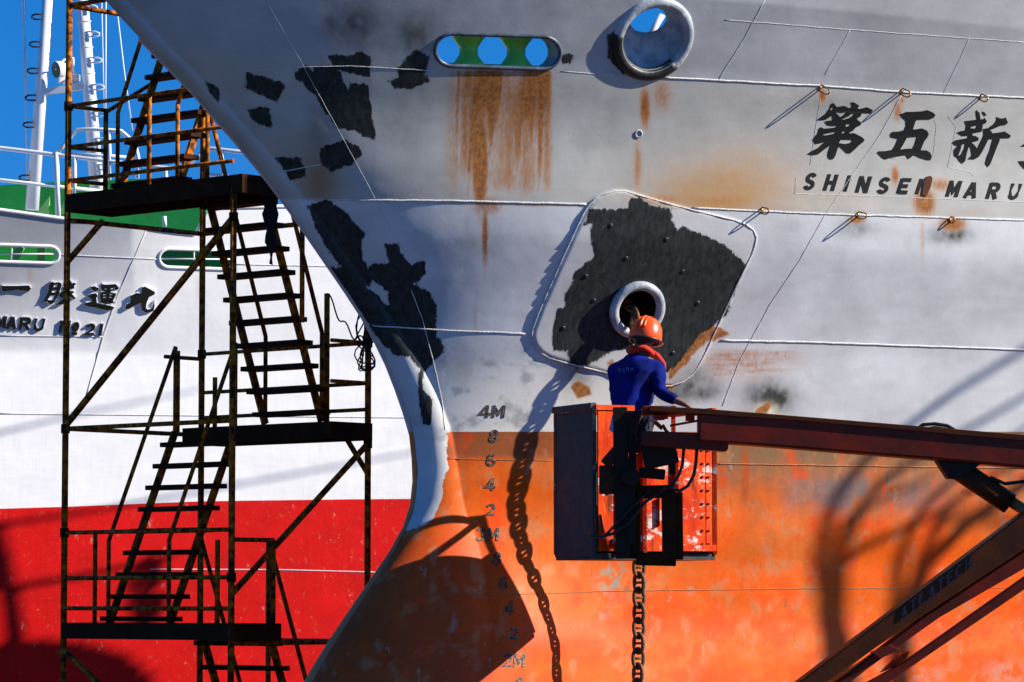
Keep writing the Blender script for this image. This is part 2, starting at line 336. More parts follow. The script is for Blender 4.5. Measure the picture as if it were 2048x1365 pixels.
rust = np.maximum(rust, blob(1290, 215, 12, 45)*.85); rust = np.maximum(rust, blob(1325, 190, 24, 42)*.5); rust = np.maximum(rust, blob(1275, 330, 11, 65)*.55)
rust = np.maximum(rust, blob(1440, 402, 90, 18)*.42); rust = np.maximum(rust, blob(1320, 400, 70, 16)*.45); rust = np.maximum(rust, blob(1060, 410, 90, 7)*.4)
for cx, cy, rx, ry, a in ((1795, 222, 12, 26, .6), (1790, 350, 10, 22, .7), (1850, 405, 24, 30, .95), (1880, 370, 28, 16, .6), (1845, 480, 8, 60, .35), (1712, 440, 20, 8, .8), (1905, 448, 30, 16, .9), (1645, 192, 8, 14, .9), (1803, 200, 8, 16, .5), (1940, 425, 60, 12, .25), (1540, 600, 12, 90, .12)):
    rust = np.maximum(rust, blob(cx, cy, rx, ry)*a)
for pts, a in ((T2([(1150, 960), (1200, 900), (1290, 920), (1360, 960), (1240, 1000), (1150, 1060), (1090, 1140), (990, 1230), (1000, 1180), (1100, 1050)]), 1), (T2([(380, 1290), (420, 1255), (490, 1290), (500, 1330), (430, 1350)]), 1), (T2([(600, 1130), (640, 1115), (640, 1160), (605, 1170)]), .8), (T2([(940, 1280), (1010, 1275), (1000, 1320), (950, 1330)]), .9), ([(1515, 818), (1540, 806), (1535, 835), (1505, 845)], .9)):
    rust = np.maximum(rust, a*sst(-sdf(pts, px, py)+6*(n2-.5), -7, 4)*(.5+.8*n2))
rust = np.maximum(rust, sst(px, 1370, 1440)*(1-sst(px, 1500, 1700))*sst(py, 690, 705)*(1-sst(py, 730, 790))*.45*(.4+fb(px/60, py/5, 5)))
# boot-top colours
colB = np.zeros(px.shape+(3,)); colB[:] = (.70, .108, .005)
colB = mix(colB, (.66, .18, .04), sst(n3, .4, .75)*.6)
colB = mix(colB, (.85, .08, .004), sst(fb(px/110, py/60, 61), .45, .7)*sst(py, 960, 1200)*.85)
colB = mix(colB, (.85, .06, .004), np.clip(blob(990, 1040, 22, 60)+blob(1120, 1290, 160, 26)*.8+blob(1330, 1250, 300, 22)*.7+blob(1900, 1260, 160, 30)*.5+blob(960, 1330, 100, 30)*.6, 0, 1)*.9)
colB = mix(colB, (.30, .09, .03), (1-sst(py, 905, 925+8*n2))*.9)
ol = sst(px, 1400, 1460)*(1-sst(py+60*(n3-.5)*2+50*(n1-.5)+50*(nst-.5), 920, 1030)); colB = mix(colB, (.21, .145, .075), ol*.85)
colB = mix(colB, (.18, .17, .17), np.clip(sst(px, 1540, 1600)*blob(1690, 990, 170, 34)*1.2*n1*2, 0, .75))
m = np.clip(sst(vnoise(px/22, py/60, 91), .6, .8)*sst(px, 1480, 1520)*(1-sst(px, 1750, 1850))*sst(py, 890, 940)*(1-sst(py, 1060, 1140)), 0, 1); colB = mix(colB, (.50, .13, .03), m*.8)
for cx, cy, rx, ry in ((1490, 950, 9, 55), (1785, 978, 14, 8), (1935, 985, 12, 8)): colB = mix(colB, (.42, .09, .02), np.clip(blob(cx, cy, rx, ry, 1.5)*1.3, 0, 1))
m = sst(-(py-1070)-(px-760)*.02+30*(n1-.5), -20, 30)*0; low = sst(py, 1040, 1120)*(1-sst(px, 880, 1080)); colB = mix(colB, (.42, .05, .007), low*.8)
for cx, cy, rx, ry, a in ((1225, 1160, 28, 36, 1.2), (1205, 1230, 12, 10, .8), (1380, 1180, 12, 10, .6), (1430, 1200, 6, 12, .7), (905, 1250, 8, 22, .7), (1850, 1350, 50, 20, .5), (2010, 1345, 40, 24, .6)):
    colB = mix(colB, (.30, .27, .22), np.clip(blob(cx, cy, rx, ry)*a*(n2 > .5), 0, 1))
colB = mix(colB, (.50, .20, .09), sst(fb(px/28, py/38, 201), .56, .74)*.55); colB = mix(colB, (.74, .07, .006), sst(fb(px/34, py/50, 301), .58, .72)*.6); colB *= (.86+.28*n1)[..., None]; colB *= (.93+.14*nst)[..., None]
# ---- hull mesh
def mesh_np(name, V, Q, mats, smooth=True):
    me = bpy.data.meshes.new(name); me.vertices.add(len(V)); me.vertices.foreach_set('co', np.ascontiguousarray(V, 'f').ravel())
    me.loops.add(Q.size); me.loops.foreach_set('vertex_index', np.ascontiguousarray(Q, 'i').ravel())
    me.polygons.add(len(Q)); me.polygons.foreach_set('loop_start', np.arange(0, Q.size, 4, dtype='i')); me.polygons.foreach_set('loop_total', np.full(len(Q), 4, 'i'))
    me.update(); me.validate()
    me.polygons.foreach_set('use_smooth', np.full(len(me.polygons), smooth))
    for m in mats: me.materials.append(m)
    return me
def attr(me, name, arr, kind='FLOAT'):
    a = me.attributes.new(name, kind, 'POINT')
    if kind == 'FLOAT': a.data.foreach_set('value', np.ascontiguousarray(arr, 'f').ravel())
    else: a.data.foreach_set('color', np.ascontiguousarray(np.concatenate([np.clip(arr, 0, 1), np.ones(arr.shape[:-1]+(1,))], -1), 'f').ravel())
def hull_mat(name, rough=.5):
    m = bpy.data.materials.new(name); m.use_nodes = True; n = m.node_tree; N = n.nodes; K = n.links.new; b = N['Principled BSDF']
    def at_(nm): a = N.new('ShaderNodeAttribute'); a.attribute_name = nm; return a
    def noise(sc_, st=(1, 1, 1), det=5, ro=.6):
        mm = N.new('ShaderNodeMapping'); mm.inputs['Scale'].default_value = st; K(tcn.outputs['Object'], mm.inputs[0])
        x = N.new('ShaderNodeTexNoise'); x.inputs['Scale'].default_value = sc_; x.inputs['Detail'].default_value = det; x.inputs['Roughness'].default_value = ro; K(mm.outputs[0], x.inputs['Vector']); return x.outputs['Fac']
    def math_(op, a, b_=0, c=0):
        x = N.new('ShaderNodeMath'); x.operation = op
        for i, v in enumerate((a, b_, c)):
            if isinstance(v, (int, float)): x.inputs[i].default_value = v
            else: K(v, x.inputs[i])
        return x.outputs[0]
    def sm(v, a, b_):
        x = N.new('ShaderNodeMapRange'); x.interpolation_type = 'SMOOTHSTEP'; K(v, x.inputs[0]); x.inputs[1].default_value = a; x.inputs[2].default_value = b_; return x.outputs[0]
    def mx(f, a, b_):
        x = N.new('ShaderNodeMix'); x.data_type = 'RGBA'
        if isinstance(f, (int, float)): x.inputs[0].default_value = f
        else: K(f, x.inputs[0])
        for v, i in ((a, 6), (b_, 7)):
            if isinstance(v, tuple): x.inputs[i].default_value = (*v, 1)
            else: K(v, x.inputs[i])
        return x.outputs[2]
    tcn = N.new('ShaderNodeTexCoord')
    fine = noise(28, det=6); vfine = noise(90, det=3); stk = noise(1, (55, 55, 2.2), 5, .7); stkh = noise(1, (2, 2, 26), 4)
    chip = noise(9, det=8, ro=.75); brush = noise(1, (26, 26, 8), 6, .7)
    top = at_('topside').outputs['Color']; bt = at_('boot').outputs['Color']
    dirt = math_('MULTIPLY_ADD', stk, .22, .89); dirt2 = math_('MULTIPLY_ADD', stkh, .12, .94); dirt3 = math_('MULTIPLY', dirt, dirt2)
    sc1 = N.new('ShaderNodeVectorMath'); sc1.operation = 'SCALE'; K(top, sc1.inputs[0]); K(dirt3, sc1.inputs['Scale'])
    ru = at_('rust').outputs['Fac']
    rf = sm(math_('ADD', math_('ADD', ru, math_('MULTIPLY', math_('SUBTRACT', stk, .5), 1.1)), math_('MULTIPLY', math_('SUBTRACT', fine, .5), .4)), .22, .78)
    rf = math_('MULTIPLY', rf, sm(ru, .02, .2))
    rc = mx(sm(math_('MULTIPLY_ADD', fine, .6, math_('MULTIPLY', stk, .4)), .38, .62), (.15, .045, .008), (.40, .15, .028))
    c0_ = mx(math_('MULTIPLY', sm(ru, .05, .85), .72), sc1.outputs[0], (.48, .185, .028)); sc1 = c0_.node
    c = mx(math_('MULTIPLY', rf, .85), c0_, rc)
    sc2 = N.new('ShaderNodeVectorMath'); sc2.operation = 'SCALE'; K(bt, sc2.inputs[0]); K(math_('MULTIPLY_ADD', fine, .35, .82), sc2.inputs['Scale'])
    sb = math_('ADD', at_('sd_boot').outputs['Fac'], math_('MULTIPLY', math_('SUBTRACT', chip, .5), at_('jag').outputs['Fac']))
    btc = mx(math_('MULTIPLY', sm(chip, .60, .64), .6), sc2.outputs[0], (.33, .10, .04))
    btc = mx(math_('MULTIPLY', sm(noise(16, (1, 1, .35), 8, .8), .60, .66), .5), btc, (.16, .055, .02)); btc = mx(math_('MULTIPLY', sm(noise(5.3, (1, 1, .6), 9, .78), .62, .645), .6), btc, (.40, .30, .22))
    bm = math_('SUBTRACT', 1, sm(sb, -.8, .8)); c = mx(bm, c, btc)
    sd = math_('ADD', at_('sd_dark').outputs['Fac'], math_('ADD', math_('MULTIPLY', math_('SUBTRACT', brush, .5), 18), math_('MULTIPLY', math_('SUBTRACT', chip, .5), 14)))
    sdm = at_('sd_dark').outputs['Fac']; feather = math_('MULTIPLY', math_('SUBTRACT', 1, sm(sdm, -3, 9)), sm(stk, .52, .7)); c = mx(math_('MULTIPLY', feather, .55), c, (.10, .105, .11))
    dm = math_('SUBTRACT', 1, sm(sd, -2.2, 1.4))
    dcol = mx(sm(brush, .3, .75), (.008, .011, .012), (.036, .044, .044)); dcol = mx(math_('MULTIPLY', sm(chip, .60, .68), .5), dcol, (.11, .10, .09))
    c = mx(math_('MULTIPLY', dm, .985), c, dcol)
    K(c, b.inputs['Base Color'])
    K(math_('MULTIPLY_ADD', dm, -.08, math_('MULTIPLY_ADD', fine, .25, rough-.12)), b.inputs['Roughness']); b.inputs['Specular IOR Level'].default_value = .16
    big = noise(2.2, det=2); h = math_('ADD', math_('MULTIPLY', big, .55), math_('ADD', math_('MULTIPLY', fine, .05), math_('MULTIPLY', vfine, .02)))
    h = math_('ADD', h, math_('MULTIPLY', dm, .05)); h = math_('ADD', h, math_('MULTIPLY', sm(chip, .6, .66), -.035))
    bp = N.new('ShaderNodeBump'); bp.inputs['Strength'].default_value = .32; bp.inputs['Distance'].default_value = .035; K(h, bp.inputs['Height']); K(bp.outputs[0], b.inputs['Normal'])
    return m
HM = hull_mat('hull_paint')
idx = np.arange(nr*nc).reshape(nr, nc)
Q = np.stack([idx[:-1, :-1], idx[:-1, 1:], idx[1:, 1:], idx[1:, :-1]], -1).reshape(-1, 4)
hc = (holed[:-1, :-1]+holed[1:, 1:])/2
Q = Q[(hc > 0).reshape(-1)]
ship = empty('fishing_ship', (P0.x, P0.y, 0), 'grey ship bow with orange bottom, dark touch-up paint patches, rust streaks and anchor chain hole', 'ship')
def link(me, name, parent=None):
    o = bpy.data.objects.new(name, me); C.objects.link(o)
    if parent: o.parent = parent; o.matrix_parent_inverse = Matrix.Translation(parent.location).inverted()
    return o
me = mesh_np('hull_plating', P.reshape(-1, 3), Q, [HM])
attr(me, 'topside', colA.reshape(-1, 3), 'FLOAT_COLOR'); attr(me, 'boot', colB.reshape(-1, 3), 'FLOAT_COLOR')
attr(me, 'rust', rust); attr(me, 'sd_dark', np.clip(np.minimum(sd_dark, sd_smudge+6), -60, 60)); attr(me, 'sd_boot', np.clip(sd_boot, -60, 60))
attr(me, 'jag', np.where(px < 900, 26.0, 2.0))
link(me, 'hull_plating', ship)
# starboard side (lower bulwark), deck
rs = rows[(rows < 8.0)][::12]; P2_, s2_, b2_ = surf(rs, -1); P2_ = P2_[:, ::6]; r2, c2 = P2_.shape[:2]
i2 = np.arange(r2*c2).reshape(r2, c2); q2 = np.stack([i2[:-1, :-1], i2[1:, :-1], i2[1:, 1:], i2[:-1, 1:]], -1).reshape(-1, 4)
me = mesh_np('starboard_plating', P2_.reshape(-1, 3), q2, [HM])
z2 = P2_[..., 2]; cc = np.zeros(z2.shape+(3,)); cc[:] = (.5, .5, .5); attr(me, 'topside', cc.reshape(-1, 3), 'FLOAT_COLOR'); cc = cc*0+np.array((.6, .16, .04)); attr(me, 'boot', cc.reshape(-1, 3), 'FLOAT_COLOR')
attr(me, 'rust', z2*0); attr(me, 'sd_dark', z2*0+50); attr(me, 'sd_boot', (z2-4.96)*200); attr(me, 'jag', z2*0+2)
link(me, 'starboard_plating', ship)
dz = 7.62; Pp, _, _ = surf(np.array([dz])); Ps, _, _ = surf(np.array([dz]), -1); a = Pp[0, ::8]; b = Ps[0, ::8]; n = len(a)
mb = MB(); mb.add([tuple(v) for v in a]+[tuple(v) for v in b], [(i, i+1, n+i+1, n+i) for i in range(n-1)]); mb.build('deck', M['deck'], ship)
mb = MB(); e0, e1 = P[:, -1], surf(rows, -1)[0][:, -1]; st_ = 20; rr_ = list(range(0, nr, st_))+[nr-1]
mb.add([tuple(e0[i]) for i in rr_]+[tuple(e1[i]) for i in rr_], [(i, i+1, len(rr_)+i+1, len(rr_)+i) for i in range(len(rr_)-1)]); mb.build('transom', M['rim'], ship)
# bulwark cap rail
mb = MB(); mb.tube([tuple(v) for v in P[-1, ::10]], .05, 6); mb.build('cap_rail', M['rim'], ship)
# deckhouse added on the foredeck, unseen, to keep sun off the scaffold
dh = MB(); Md = Matrix((A, -Nn, Vector((0, 0, 1)))).transposed(); cD = P0+A*8.2
dh.box((cD.x, cD.y, 9.5), 4.8, 3.5, 3.8, Md); dho = dh.build('added_deckhouse', M['white'], ship, .05)
for k in range(4):
    dw = MB(); q_ = cD+Nn*1.76+A*(-1.7+k*1.1); dw.box((q_.x, q_.y, 10.9), .6, .03, .7, Md); dw.build('added_window', M['glass'], ship)  # panes on the unseen block added for shade
# ---- weld beads
def pl(pts, stepn=14):
    out = []
    for (a, b), (c, d) in zip(pts[:-1], pts[1:]):
        n = max(1, int(math.hypot(c-a, d-b)/stepn))
        out += [(a+(c-a)*i/n, b+(d-b)*i/n) for i in range(n)]
    return out+[pts[-1]]
def bead(pts, r, m='bead', off=.0):
    mb = MB(); mb.tube([H(x+random.uniform(-.4, .4), y+random.uniform(-.5, .5), off) for x, y in pl(pts)], r, 6); return mb.build('weld_seam', M[m], ship)
bead([(1325, 155), (1640, 172), (1800, 184), (2048, 196), (2300, 208)], .008)
bead([(410, 160), (480, 145), (560, 135), (700, 132), (868, 142)], .0028); bead([(1122, 143), (1232, 152)], .003)
bead([(655, 400), (760, 401), (900, 402), (1172, 409)], .009); bead([(1385, 416), (1640, 428), (2048, 441), (2300, 449)], .008)
bead([(540, 348), (640, 330)], .005); bead([(745, 652), (870, 660), (1052, 668)], .007); bead([(1440, 681), (1650, 686), (2048, 700), (2300, 708)], .009)
bead([(895, 918), (1105, 922)], .004, 'beado'); bead([(1430, 928), (1700, 932), (2100, 938)], .006, 'beado'); bead([(830, 1188), (1000, 1190), (1250, 1182), (1600, 1178), (2100, 1175)], .004, 'beado')
bead([(1530, 0), (1490, 75), (1437, 160)], .004); bead([(1803, 190), (1760, 270), (1650, 430), (1600, 520), (1540, 610), (1480, 720), (1445, 812)], .004)
bead([(520, -30), (545, 25), (600, 120), (720, 340), (780, 455)], .002); bead([(822, 580), (845, 640), (866, 720), (884, 800), (890, 860)], .004)
bead([(1450, 40), (1700, 60), (2048, 85)], .003); bead([(1700, 60), (1650, 150)], .003); bead([(1940, 75), (1885, 190)], .003)
bead([(1640, 200), (1620, 330)], .0022); bead([(1592, 355), (1590, 388), (1780, 394), (2048, 405), (2200, 411)], .0025)
bead([(1895, 232), (1912, 255), (1895, 335), (1940, 345), (1948, 352)], .002); bead([(1868, 240), (1873, 250), (1866, 312), (1780, 318)], .002)
mb = MB(); pp = plate+[plate[0]]; q = pl(pp, 8)[:-1]; mb.tube([H(x, y, .004) for x, y in q], .0065, 6, closed=True); mb.build('anchor_plate_edge', M['bead'], ship)
# ---- lettering
def ribbon(mb, pts2, wid, mp_, h, k=0):
    P_ = [Vector((x, y)) for x, y in pts2]; wd = wid if hasattr(wid, '__len__') else [wid]*len(P_); Lf, Rt = [], []
    for i, p in enumerate(P_):
        a = (P_[i]-P_[i-1]).normalized() if i else (P_[1]-P_[0]).normalized(); b = (P_[i+1]-P_[i]).normalized() if i < len(P_)-1 else a
        t = (a+b); t = t.normalized() if t.length > 1e-6 else a; n = Vector((-t.y, t.x)); s_ = wd[i]/2/max(.5, n.dot(Vector((-a.y, a.x)))); Lf.append(p+n*s_); Rt.append(p-n*s_)
    poly = Lf+Rt[::-1]; n = len(P_); N2 = 2*n
    top = [mp_(v.x, v.y, h+k*.0006) for v in poly]; bot = [mp_(v.x, v.y, -.004) for v in poly]
    fs = [(i, i+1, N2-2-i, N2-1-i) for i in range(n-1)]
    mb.add(top+bot, fs+[(i, (i+1) % N2, N2+(i+1) % N2, N2+i) for i in range(N2)])
def arc(cx, cy, rx, ry, a0, a1, n=9): return [(cx+rx*math.cos(R(a0+(a1-a0)*i/n)), cy+ry*math.sin(R(a0+(a1-a0)*i/n))) for i in range(n+1)]
G = {'H': [[(.1, 0), (.1, 1)], [(.9, 0), (.9, 1)], [(.1, .5), (.9, .5)]], 'I': [[(.5, 0), (.5, 1)]], 'N': [[(.1, 0), (.1, 1)], [(.12, .97), (.88, .03)], [(.9, 0), (.9, 1)]],
 'E': [[(.1, 0), (.1, 1)], [(.1, .91), (1, .91)], [(.1, .5), (.85, .5)], [(.1, .09), (1, .09)]], 'M': [[(.08, 0), (.08, 1)], [(.1, .96), (.5, .3), (.9, .96)], [(.92, 0), (.92, 1)]],
 'A': [[(.02, 0), (.48, .97)], [(.52, .97), (.98, 0)], [(.2, .3), (.8, .3)]], 'R': [[(.1, 0), (.1, 1)], [(.1, .91), (.6, .91)]+arc(.6, .7, .3, .21, 80, -80)+[(.1, .48)], [(.5, .46), (.92, 0)]],
 'U': [[(.1, 1), (.1, .35)]+arc(.5, .38, .4, .30, 185, 355)+[(.9, .35), (.9, 1)]], 'S': [arc(.5, .71, .38, .21, 20, 180)+arc(.5, .71, .38, .21, 200, 265, 4)+arc(.5, .28, .40, .20, 85, -20, 6)+arc(.5, .28, .40, .20, -40, -165, 8)],
 '8': [arc(.5, .72, .3, .20, 0, 340, 12)+[(.8, .72)], arc(.5, .28, .37, .21, 0, 345, 12)+[(.87, .28)]], '6': [arc(.5, .3, .36, .22, 0, 345, 12)+[(.86, .3)], [(.14, .32), (.18, .65)]+arc(.5, .66, .33, .25, 160, 40, 6)],
 '4': [[(.65, 0), (.65, 1)], [(.62, .95), (.05, .3), (1, .3)]], '2': [arc(.5, .68, .36, .23, 170, 0, 9)+[(.8, .5), (.1, .09), (1, .09)]], '3': [arc(.45, .72, .35, .19, 160, -70, 9), arc(.45, .28, .40, .20, 70, -160, 9)],
 'o': [arc(.5, .6, .34, .3, 0, 345, 12)+[(.84, .6)], [(.1, .08), (.9, .08)]], '1': [[(.55, 0), (.55, 1)]], 'T': [[(.5, 0), (.5, 1)], [(0, .91), (1, .91)]], 'L': [[(.12, 1), (.12, .09), (.95, .09)]], 'C': [arc(.5, .5, .4, .41, 45, 315, 12)]}
def glyph(ch, x0, x1, y0, y1, sk, wid, mapf, h, mat_, parent, name='letter', slope=0, lab=None, depth=None):
    mb = MB(); hh = y1-y0; wx = (x1-x0)-sk
    def mp_(u, v, o): return mapf(x0+u+v/hh*sk, y1-v+u*slope, o)
    for k, st in enumerate(G[ch]): ribbon(mb, [(gx*wx, gy*hh) for gx, gy in st], wid, mp_, h, k)
    return mb.build(name, mat_, parent)
def T8(x0, x1, y0, y1): return (1600+x0*.21875, 1600+x1*.21875, 340+y0*.21875, 340+y1*.21875)
for ch, q in (('S', (20, 165, 30, 180)), ('H', (205, 355, 40, 190)), ('I', (390, 472, 50, 198)), ('N', (498, 662, 57, 208)), ('S', (690, 840, 70, 215)), ('E', (875, 1030, 78, 215)), ('I', (1055, 1120, 82, 222)), ('M', (1325, 1485, 98, 245)), ('A', (1490, 1645, 110, 258)), ('R', (1690, 1845, 118, 265)), ('U', (1885, 2035, 125, 268))):
    x0, x1, y0, y1 = T8(*q)
    glyph(ch, x0+2, x1-2, y0, y1, 10, 7.4, H, .003, M['letter'], ship, slope=.04)
mbl = MB()
def polyletter(loops, mapf, h, mats, parent, name='character', base=-.004, shift=None):
    """loops: list of (outer, holes) in px"""
    mb = MB()
    for outer, holes in loops:
        L_ = [outer]+list(holes); flat = [p for l in L_ for p in l]
        tris = tessellate_polygon([[Vector((x, -y, 0)) for x, y in l] for l in L_])
        top = [mapf(x, y, h) for x, y in flat]; bot = [mapf(x, y, base) for x, y in flat]; n = len(flat)
        mb.mi = 0; fs = []
        for t in tris:
            a, b, c = [Vector(flat[i]) for i in t]
            fs.append(t if ((b-a).x*(c-a).y-(b-a).y*(c-a).x) < 0 else t[::-1])
        mb.add(top, fs); mb.mi = len(mats)-1; o = 0; sv = top+bot; sf = []
        for l in L_:
            for i in range(len(l)): sf.append((o+i, o+(i+1) % len(l), n+o+(i+1) % len(l), n+o+i))
            o += len(l)
        mb.add(sv, sf); mb.mi = 0
    return mb.build(name, mats, parent)
k_ = .1026
def K1(p): return tr(p, 1600, 190, k_)
def K2(p): return tr(p, 1740, 200, k_)
def K3(p): return tr(p, 1890, 210, k_)
dai = [(K1([(325, 490), (500, 365), (580, 255), (600, 180), (650, 160), (720, 240), (760, 230), (855, 215), (975, 265), (1015, 210), (985, 150), (1050, 145), (1150, 210), (1120, 275), (1180, 275), (1300, 240), (1420, 295), (1380, 360), (1200, 355), (1180, 420), (1110, 460), (1120, 490), (1190, 540), (1180, 590), (1080, 640), (1030, 700), (965, 735), (960, 755), (1050, 745), (1200, 820), (1260, 870), (1230, 920), (1140, 990), (1050, 1080), (980, 1140), (910, 1140), (830, 1060), (755, 1000), (720, 1080), (690, 1180), (650, 1250), (590, 1265), (540, 1220), (535, 1150), (590, 985), (480, 1060), (350, 1160), (230, 1180), (135, 1155), (220, 1100), (350, 1035), (480, 915), (380, 945), (290, 960), (245, 880), (290, 810), (350, 740), (370, 650), (420, 630), (460, 660), (600, 650), (700, 630), (715, 600), (620, 605), (540, 595), (480, 525), (520, 510), (640, 495), (625, 400), (580, 430), (500, 485), (400, 495)]),
 [K1(q) for q in ([(585, 290), (600, 260), (655, 235), (640, 295), (600, 305)], [(675, 320), (800, 350), (905, 335), (850, 390), (785, 435), (720, 370)], [(800, 490), (870, 450), (950, 415), (1000, 370), (1060, 360), (1020, 410), (950, 455), (870, 480)], [(885, 610), (900, 565), (975, 570), (960, 605), (900, 625)], [(810, 750), (830, 710), (880, 705), (860, 755)], [(450, 790), (450, 765), (600, 735), (695, 720), (670, 755), (520, 790)], [(755, 940), (790, 875), (900, 875), (1015, 880), (990, 935), (880, 960)])])]
go = [(K2([(575, 280), (640, 265), (700, 235), (800, 235), (1000, 225), (1120, 200), (1230, 250), (1275, 295), (1240, 350), (1150, 385), (1000, 385), (895, 395), (860, 490), (835, 580), (900, 575), (1010, 555), (1110, 600), (1145, 670), (1110, 740), (1060, 800), (1020, 890), (985, 985), (1100, 985), (1170, 1030), (1205, 1100), (1180, 1175), (1110, 1175), (960, 1130), (850, 1080), (740, 1160), (690, 1080), (550, 1100), (400, 1130), (290, 1165), (230, 1130), (135, 1030), (160, 1005), (300, 1000), (430, 975), (490, 880), (540, 760), (470, 745), (400, 730), (390, 670), (430, 625), (550, 620), (660, 595), (700, 500), (690, 400), (630, 350)]), [K2([(720, 735), (910, 720), (870, 860), (825, 950), (700, 955), (585, 970), (640, 880)])])]
shin = [(K3([(600, 115), (625, 105), (640, 140), (670, 150), (690, 285), (740, 280), (770, 255), (815, 320), (790, 360), (735, 380), (715, 520), (640, 535), (530, 555), (535, 600), (600, 610), (660, 650), (640, 700), (560, 720), (510, 730), (580, 790), (625, 860), (660, 780), (720, 660), (750, 590), (745, 470), (835, 455), (950, 370), (1000, 300), (1000, 235), (1060, 260), (1120, 270), (1180, 245), (1225, 350), (1180, 390), (1080, 405), (980, 450), (880, 490), (925, 555), (1050, 540), (1160, 520), (1285, 600), (1250, 650), (1060, 655), (1065, 690), (1010, 820), (950, 980), (880, 1160), (830, 1215), (780, 1150), (800, 1050), (870, 880), (925, 670), (845, 670), (780, 800), (720, 920), (650, 1020), (570, 1065), (440, 1060), (520, 980), (490, 820), (455, 830), (420, 950), (390, 1100), (330, 1150), (275, 1100), (240, 1040), (175, 990), (170, 880), (245, 795), (205, 795), (130, 740), (200, 690), (440, 650), (440, 600), (330, 610), (230, 540), (300, 515), (395, 500), (410, 400), (375, 320), (620, 290), (605, 200)]),
 [K3([(490, 455), (520, 420), (620, 400), (600, 455), (560, 465)]), K3([(320, 780), (390, 755), (370, 850), (320, 950), (285, 990), (255, 985), (300, 880)])]), (K3([(725, 130), (770, 145), (805, 200), (770, 225), (730, 170)]), [])]
sei = [(K3([(1465, 815), (1540, 760), (1700, 700), (1760, 560), (1830, 560), (1840, 650), (2100, 600), (2180, 680), (1860, 750), (1850, 880), (2080, 840), (2150, 920), (1850, 980), (1840, 1080), (2250, 1040), (2330, 1120), (1900, 1190), (1540, 1250), (1450, 1150), (1425, 1100), (1540, 1095), (1720, 1090), (1740, 980), (1600, 990), (1600, 900), (1740, 890), (1740, 780), (1620, 810)]), [])]
for lo in (dai, go, shin, sei): polyletter(lo, H, .0035, [M['letter'], M['letter']], ship)
polyletter([([(1843, 390), (1846, 365), (1852, 354), (1860, 352), (1864, 356), (1860, 375), (1852, 392)], [])], H, .010, [mat('rust_scab', (.10, .03, .008), .9)], ship, 'rust_scab')
for ch, x0, x1, y0, y1 in (('4', 958, 984, 811, 836), ('M', 984, 1011, 811, 836), ('8', 977, 999, 860, 885), ('6', 971, 994, 908, 933), ('4', 970, 993, 957, 982), ('2', 970, 992, 1008, 1032), ('3', 951, 973, 1056, 1082), ('M', 974, 998, 1056, 1082), ('8', 984, 1004, 1105, 1131), ('6', 996, 1018, 1154, 1180), ('4', 1008, 1030, 1203, 1230), ('2', 1015, 1038, 1255, 1280), ('2', 1004, 1026, 1308, 1335), ('M', 1026, 1050, 1308, 1335), ('8', 1028, 1050, 1355, 1380)):
    glyph(ch, x0, x1, y0, y1, 3, 4.8, H, .0035, M['worn'], ship, 'draft_mark')
# ---- rims
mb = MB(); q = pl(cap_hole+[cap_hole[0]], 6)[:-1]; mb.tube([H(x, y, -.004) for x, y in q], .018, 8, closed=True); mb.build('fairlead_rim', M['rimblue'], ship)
# recess sleeve behind the rim
mb = MB(); loop = [H(x, y) for x, y in q]; inn = [p-Nn*.16+Vector((0, 0, .03)) for p in loop]; n = len(loop)
mb.add(loop+inn, [(i, (i+1) % n, n+(i+1) % n, n+i) for i in range(n)], True); mb.build('fairlead_sleeve', M['rim'], ship)
def roller(x, y, rad, hgt):
    p = at(x, y, H(x, y).y+.25); p.z -= hgt/2
    mb = MB(); mb.lathe(p, (0, 0, 1), [(0, .01), (0, rad*1.5), (.04, rad*1.5), (.08, rad*1.15), (hgt*.4, rad*.85), (hgt*.6, rad*.85), (hgt-.08, rad*1.15), (hgt-.03, rad*1.6), (hgt, rad*1.6), (hgt, .01)], 24); mb.build('fairlead_roller', M['rollgreen'], ship)
roller(937, 103, .088, .30); roller(1032, 105, .088, .30)
mb = MB(); a, b = at(890, 137, H(895, 133).y+.25), at(1072, 143, H(1068, 138).y+.25); mb.bar(a, b, .2, .06); mb.build('roller_base', M['green'], ship)
def ring(o, nrm, a, u, Rm, r, name, m, parent, off=0, n=48, part=None):
    mb = MB(); pts = [o+nrm*off+a*Rm*math.cos(2*math.pi*i/n)+u*Rm*math.sin(2*math.pi*i/n) for i in range(n)]
    if part: pts = pts[part[0]:part[1]]; mb.tube(pts, r, 10)
    else: mb.tube(pts, r, 12, closed=True)
    return mb.build(name, m, parent)
o_, n_, a_, u_ = CH
ring(o_, n_, a_, u_, .305, .048, 'chock_rim', M['rim'], ship, -.012)
ring(o_, n_, a_, u_, .307, .052, 'rim_touch_up', M['rimdark'], ship, -.013, 48, (23, 43))
ax = -n_; mb = MB(); vs = []
for h_, rx_, ry_, sh_ in ((0, .29, .29, 0), (.05, .278, .275, .002), (.10, .255, .245, .012), (.15, .225, .20, .035), (.19, .185, .145, .065), (.21, .16, .11, .085), (.23, .165, .115, .087)):
    for i in range(48): t = 2*math.pi*i/48; vs.append(o_+ax*h_+u_*(sh_+ry_*math.sin(t))+a_*(rx_*math.cos(t)+sh_*.35))
mb.add(vs, [(i*48+k, i*48+(k+1) % 48, (i+1)*48+(k+1) % 48, (i+1)*48+k) for i in range(6) for k in range(48)], True); mb.build('chock_funnel', M['rim'], ship)
mb = MB(); c0 = o_+ax*.3; mb.tube([at(1285, 95, 1.6), at(1325, 30, 1.6)], .028, 8); mb.build('mast_stay', M['white'], ship)
o_, n_, a_, u_ = HW
ring(o_, n_, a_, u_, .205, .040, 'hawse_rim', M['rim'], ship, .03)
